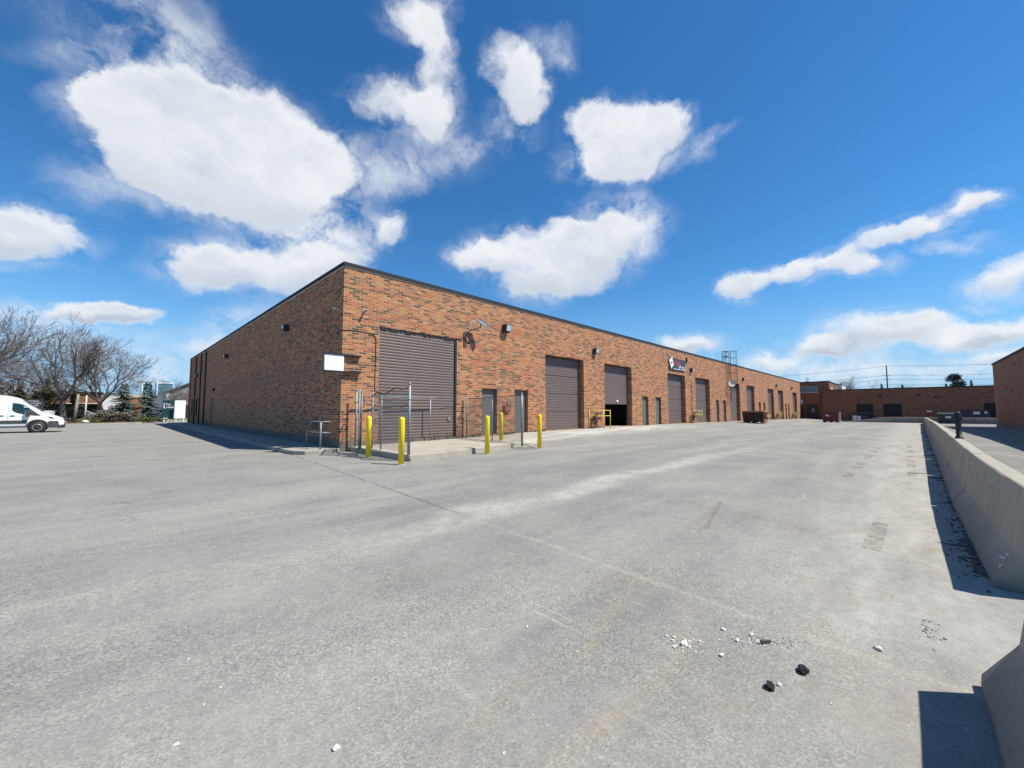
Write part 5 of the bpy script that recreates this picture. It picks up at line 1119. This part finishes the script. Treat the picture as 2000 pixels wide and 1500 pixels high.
tag(q.build('roof_mast',M['grey_wall'],None,org=(18,505,27)),'row of thin masts on the roof of the narrower distant tower','mast')
def parked_car(x,y,label,mat):
    t=thing('parked_car',label,'car',(x,y,0),'cars parked far behind the lawn'); P=[(0,.35),(.05,.75),(.9,.92),(1.5,1.38),(2.9,1.40),(3.6,.98),(4.3,.90),(4.4,.4)]
    q=MB(); q.prism([(x+a,y,b) for a,b in P],(0,1.7,0)); q.build('body',mat,t,bevel=.06); q=MB(); q.prism([(x+1.05,y-.01,.95),(x+1.55,y-.01,1.32),(x+2.85,y-.01,1.33),(x+3.4,y-.01,.98)],(0,1.72,0)); q.build('window',M['glass'],t)
    for wx in (.85,3.5):
        for wy in (.05,1.55): MB().lathe((x+wx,y+wy,.32),[(0,-.1),(.32,-.1),(.32,.1),(0,.1)],16,'y').build('wheel',M['tyre'],t)
parked_car(-1.5,80,'white car parked far behind the dark green sign',M['vanw']); parked_car(-10.9,66,'silver car seen under the low dark building behind the posts',M['galv'])
# ---------------------------------------------------------------- far buildings on the right
def zf(): return -1.0
t=thing('two_storey_brown_building','shaded two-storey brown brick building with strip window and door numbered 5','building',(90,-1,-.5))
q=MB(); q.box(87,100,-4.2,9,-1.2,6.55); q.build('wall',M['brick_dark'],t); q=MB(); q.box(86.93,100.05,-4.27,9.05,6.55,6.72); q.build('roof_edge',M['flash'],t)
for (y0,y1) in ((-.55,.15),(-1.35,-.62),(-1.95,-1.42),(-2.55,-2.02)): 
    w_=MB(); w_.box(86.93,86.98,y0,y1,4.72,5.72); w_.build('window_pane',M['winb'],t)
q=MB(); q.box(86.90,86.99,-2.66,.3,4.60,4.70); q.box(86.90,86.99,-2.66,.3,5.73,5.80); q.build('window_frame',M['pale'],t)
d=MB().box(86.93,86.98,-2.6,-.75,-1,2.45).build('overhead_door',M['black'],t); text('door_number','5',.95,M['pale'],t,(86.92,-1.50,1.0),(0,-1,0),(0,0,1))
MB().box(86.85,86.98,-.25,.30,2.6,3.3).build('wall_sign',M['pale'],t); q=MB().box(90,91.2,-4.26,-4.21,4.7,5.7); q.build('end_window',M['sign'],t)
q=MB(); q.box(86.93,86.98,-.30,.1,-1,2.1); q.build('side_door',M['bin_maroon'],t)
t=thing('low_brown_building','long low shaded brown brick building closing the far end of the lot','building',(90,-14,-.5))
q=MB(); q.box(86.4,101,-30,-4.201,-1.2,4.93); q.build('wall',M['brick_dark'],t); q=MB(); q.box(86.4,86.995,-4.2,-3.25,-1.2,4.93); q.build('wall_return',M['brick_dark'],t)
q=MB(); q.box(86.4,100,-4.2,-3.22,-1.2,4.93); q.build('wall_return',M['brick_brown'],t) if False else None
q=MB(); q.box(86.30,101,-30,-4.21,4.93,5.08); q.build('roof_edge',M['flash'],t)
for i,(y0,y1,m) in enumerate(((-10.05,-7.95,'dark'),(-13.55,-11.35,'dark'),(-25.2,-22.4,'dark'))): MB().box(86.32,86.39,y0,y1,-1,2.42).build('overhead_door',M[m],t)
for (y,z,l) in ((-11.0,3.7,'x'),(-15.6,3.8,'x'),(-17.5,3.4,'x')): MB().box(86.25,86.39,y-.2,y+.2,z-.1,z+.12).build('wall_fixture',M['black'],t)
for y,h in ((-13.8,.7),(-11.2,.9),(-18.9,.6),(-21.6,1.0),(-24,.5)): MB().lathe((90,y,5.08),[(.0,0),(.16,0),(.16,h),(0,h+.1)],10).build('roof_vent',M['galv'],t)
t=thing('grey_rooftop_block','pale grey block behind the two-storey brown building','building',(112,-3.4,0)); MB().box(110,118,-4.1,-2.2,-1,7.1).build('wall',M['pale'],t); MB().box(109.9,118.1,-4.2,-2.1,7.1,7.3).build('roof_edge',M['grey_wall'],t)
t=thing('brown_brick_building','windowless brown brick building at the right edge, throwing a long shadow','building',(60,-25,-.2))
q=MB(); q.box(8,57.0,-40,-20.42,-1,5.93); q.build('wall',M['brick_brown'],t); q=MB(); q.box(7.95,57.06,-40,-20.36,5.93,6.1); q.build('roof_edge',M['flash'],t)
q=MB(); q.box(8,57.01,-20.41,-20.38,-.6,.25); q.build('foundation_band',M['founda'],t)
for x,z in ((50.5,3.2),(46.0,5.0),(47.5,3.0)): MB().box(x,x+.35,-20.6,-20.42,z,z+.3).build('wall_fixture',M['black'],t)
# utility pole and wires
t=thing('utility_pole','tall thin utility pole behind the long low building','utility pole',(120,-11.3,-.8)); MB().tube([(120,-11.3,-1),(120,-11.35,11.7)],.17,8,r2=.11).build('pole',M['bark'],t)
q=MB(); 
for z in (9.3,8.3): q.box(119.92,120.08,-12.0,-10.7,z,z+.1)
q.build('cross_arm',M['bark'],t)
q=MB()
for z,sg in ((11.5,.9),(9.4,.8),(8.4,.8),(7.2,.7)):
    for (ya,yb) in ((-11.3,34),(-11.3,-56)):
        P=[(120,ya+(yb-ya)*k/12,z-4*sg*(k/12)*(1-k/12)+(0 if yb<0 else -.6*k/12)) for k in range(13)]; q.tube(P,.03,3,False)
tag(q.build('power_line',M['black'],None,org=(120,-11,9)),'thin power lines strung across the sky from the utility pole','power line')
# ---------------------------------------------------------------- debris, stones, weeds
def stone_thing(x,y,s,mat,label,seed,group=None,fl=.55,cat='stone',sub=1,name='stone'):
    q=MB().blob((x,y,zg(x,y)+s*fl*.42),(s*.95,s*.7,s*fl),sub,.34,seed); return tag(q.build(name,mat,None,org=(x,y,zg(x,y))),label,cat,group)
stone_thing(-3.11,-13.33,.036,M['clod'],'larger pitted black lump of asphalt, lower left of the pair on the ground',1,'black asphalt lumps',sub=2,cat='asphalt lump',name='asphalt_lump')
stone_thing(-2.83,-13.43,.040,M['clod'],'pitted black lump of asphalt, upper right of the pair on the ground',2,'black asphalt lumps',sub=2,cat='asphalt lump',name='asphalt_lump')
GS='white stone chips on the asphalt'
for (x,y,s,l,sd) in ((-2.76,-13.08,.022,'white chip at the left end of the rubble line',3),(-2.99,-13.06,.020,'white chip alone below the rubble line',4),(-3.03,-12.86,.028,'largest white chip of the small heap left of the rubble line',5),(-4.86,-12.09,.020,'lone pointed white chip at the bottom middle of the photo',6),(-2.25,-13.72,.035,'white wedge-shaped chip nearest the barrier shadow',7),(-2.62,-13.13,.020,'white chip on the rubble line beside its dark splinter',8),(-5.34,-11.58,.016,'lone white chip at the bottom left of the photo',9),(-3.05,-13.36,.018,'small white chip touching the larger black lump',10),(-2.68,-12.98,.020,'white chip just above the rubble line',11)):
    stone_thing(x,y,s,M['chip'],l,sd,GS,.6)
q=MB(); rr=random.Random(8)
def scatter(q,n,xr,yr,sr,seed,den=None):
    g=random.Random(seed)
    for i in range(n):
        x=g.uniform(*xr); y=g.uniform(*yr)
        if den=='line':
            k=g.gauss(0,.5); x,y=-2.655+.12*k+g.gauss(0,.022),-13.20-.14*k+g.gauss(0,.022)
        elif den: x,y=g.gauss(den[0],den[2]),g.gauss(den[1],den[3])
        s=g.uniform(*sr); q.blob((x,y,zg(x,y)+s*.3),(s,s*g.uniform(.5,1),s*.55),0,.3,g.randint(0,9999)) if s<.004 else q.blob((x,y,zg(x,y)+s*.3),(s,s*g.uniform(.5,1),s*.55),1,.3,g.randint(0,9999))
scatter(q,75,(-.5,.5),(0,0),(.003,.009),1,'line'); scatter(q,60,(-5.4,2),(-14.0,-10),(.003,.008),2); scatter(q,22,(-4,6),(-13.9,-11.5),(.005,.012),3); scatter(q,24,(0,0),(0,0),(.005,.013),4,(-3.05,-12.84,.06,.05))
tag(q.build('white_grit',M['chip']),'fine white grit and crumbs scattered over the asphalt','grit',kind='stuff')
q=MB(); scatter(q,170,(-.5,.5),(0,0),(.003,.009),11,'line'); scatter(q,70,(-5,4),(-14.0,-11),(.004,.009),12); scatter(q,40,(0,0),(0,0),(.004,.012),13,(-1.75,-13.95,.12,.035)); scatter(q,16,(0,0),(0,0),(.006,.012),14,(-3.0,-12.0,.5,.3))
tag(q.build('dark_grit',M['stone']),'fine grey grit and crumbs scattered over the asphalt','grit',kind='stuff')
q=MB(); q.prism([(-2.70,-13.20,.012),(-2.655,-13.245,.012),(-2.645,-13.235,.012),(-2.69,-13.19,.012)],(0,0,.015)); tag(q.build('splinter',M['bark'],None,org=(-2.62,-13.23,.01)),'dark wood splinter lying on the rubble line','splinter')
# damp soil and leaves gathered along the barrier foot
q=MB(); g=random.Random(6)
x=-.2
while x<46:
    w_=g.uniform(.02,.10)*(1+2.2*max(0,math.sin(x*2.1))**3); y=-14.35-.017*max(0,x); dxx=g.uniform(.08,.3)
    n=7; top=[(x+dxx*k/n,y+w_*g.uniform(.5,1.4)*math.sin(math.pi*(k+.4)/(n+.8))) for k in range(n+1)]
    z=zg(x,y); vs=[(a,y-.03,z+.02) for a,b in top]+[(a,b,z+.002) for a,b in top]; q.add(vs,[(k,k+1,n+2+k,n+1+k) for k in range(n)])
    x+=dxx*g.uniform(.5,1.1)
for i in range(170):
    k=abs(g.gauss(0,1)); x=g.choice((g.gauss(1.9,.5),g.gauss(.3,.4),g.gauss(5,2),g.uniform(-.2,30))); y=-14.33-.017*max(0,x)+k*.10; s=g.uniform(.004,.022); q.blob((x,y,zg(x,y)+s*.3),(s*1.4,s*.7,s*.4),1,.35,i)
tag(q.build('soil_debris',M['dirt']),'dark soil and leaf debris gathered along the foot of the barriers','debris',kind='stuff')
q=MB(); g=random.Random(16)
for i in range(46):
    x=g.choice((g.uniform(1.5,5),g.uniform(5.6,6.4),g.uniform(7.5,8.6),g.uniform(9.6,11),g.uniform(7.6,8.5))); z=(apz(x) if x<6.5 else max(.17,zg(x,-.1)))+.01; y=-.07-g.uniform(0,.08)
    for j in range(9):
        a=g.uniform(0,6.28); h=g.uniform(.04,.14); k=g.uniform(.02,.06); q.add([(x,y,z),(x+k*math.cos(a),y-abs(k*math.sin(a))*.6,z+h),(x+k*math.cos(a)+.015,y-abs(k*math.sin(a))*.6,z+h*.6)],[(0,1,2)])
tag(q.build('weeds',M['weed']),'small weeds growing at the foot of the brick wall behind the fence','weeds',kind='stuff')
# steel brackets on the ground before the slatted door
for i,(x,l) in enumerate(((3.78,'bent black steel bar standing at the sill of the slatted door, middle'),(4.42,'bent black steel bar at the sill of the slatted door, right'),(2.55,'bent black steel bar at the sill of the slatted door, left'))):
    q=MB(); q.tube([(x,-.14,.15),(x+.02,-.14,.50-.1*i*.5),(x+.18,-.10,.50-.1*i*.5),(x+.26,-.12,.18)],.014,5); tag(q.build('steel_bar',M['rust'],None,org=(x,-.14,.17)),l,'steel bar','bent bars at the slatted door')
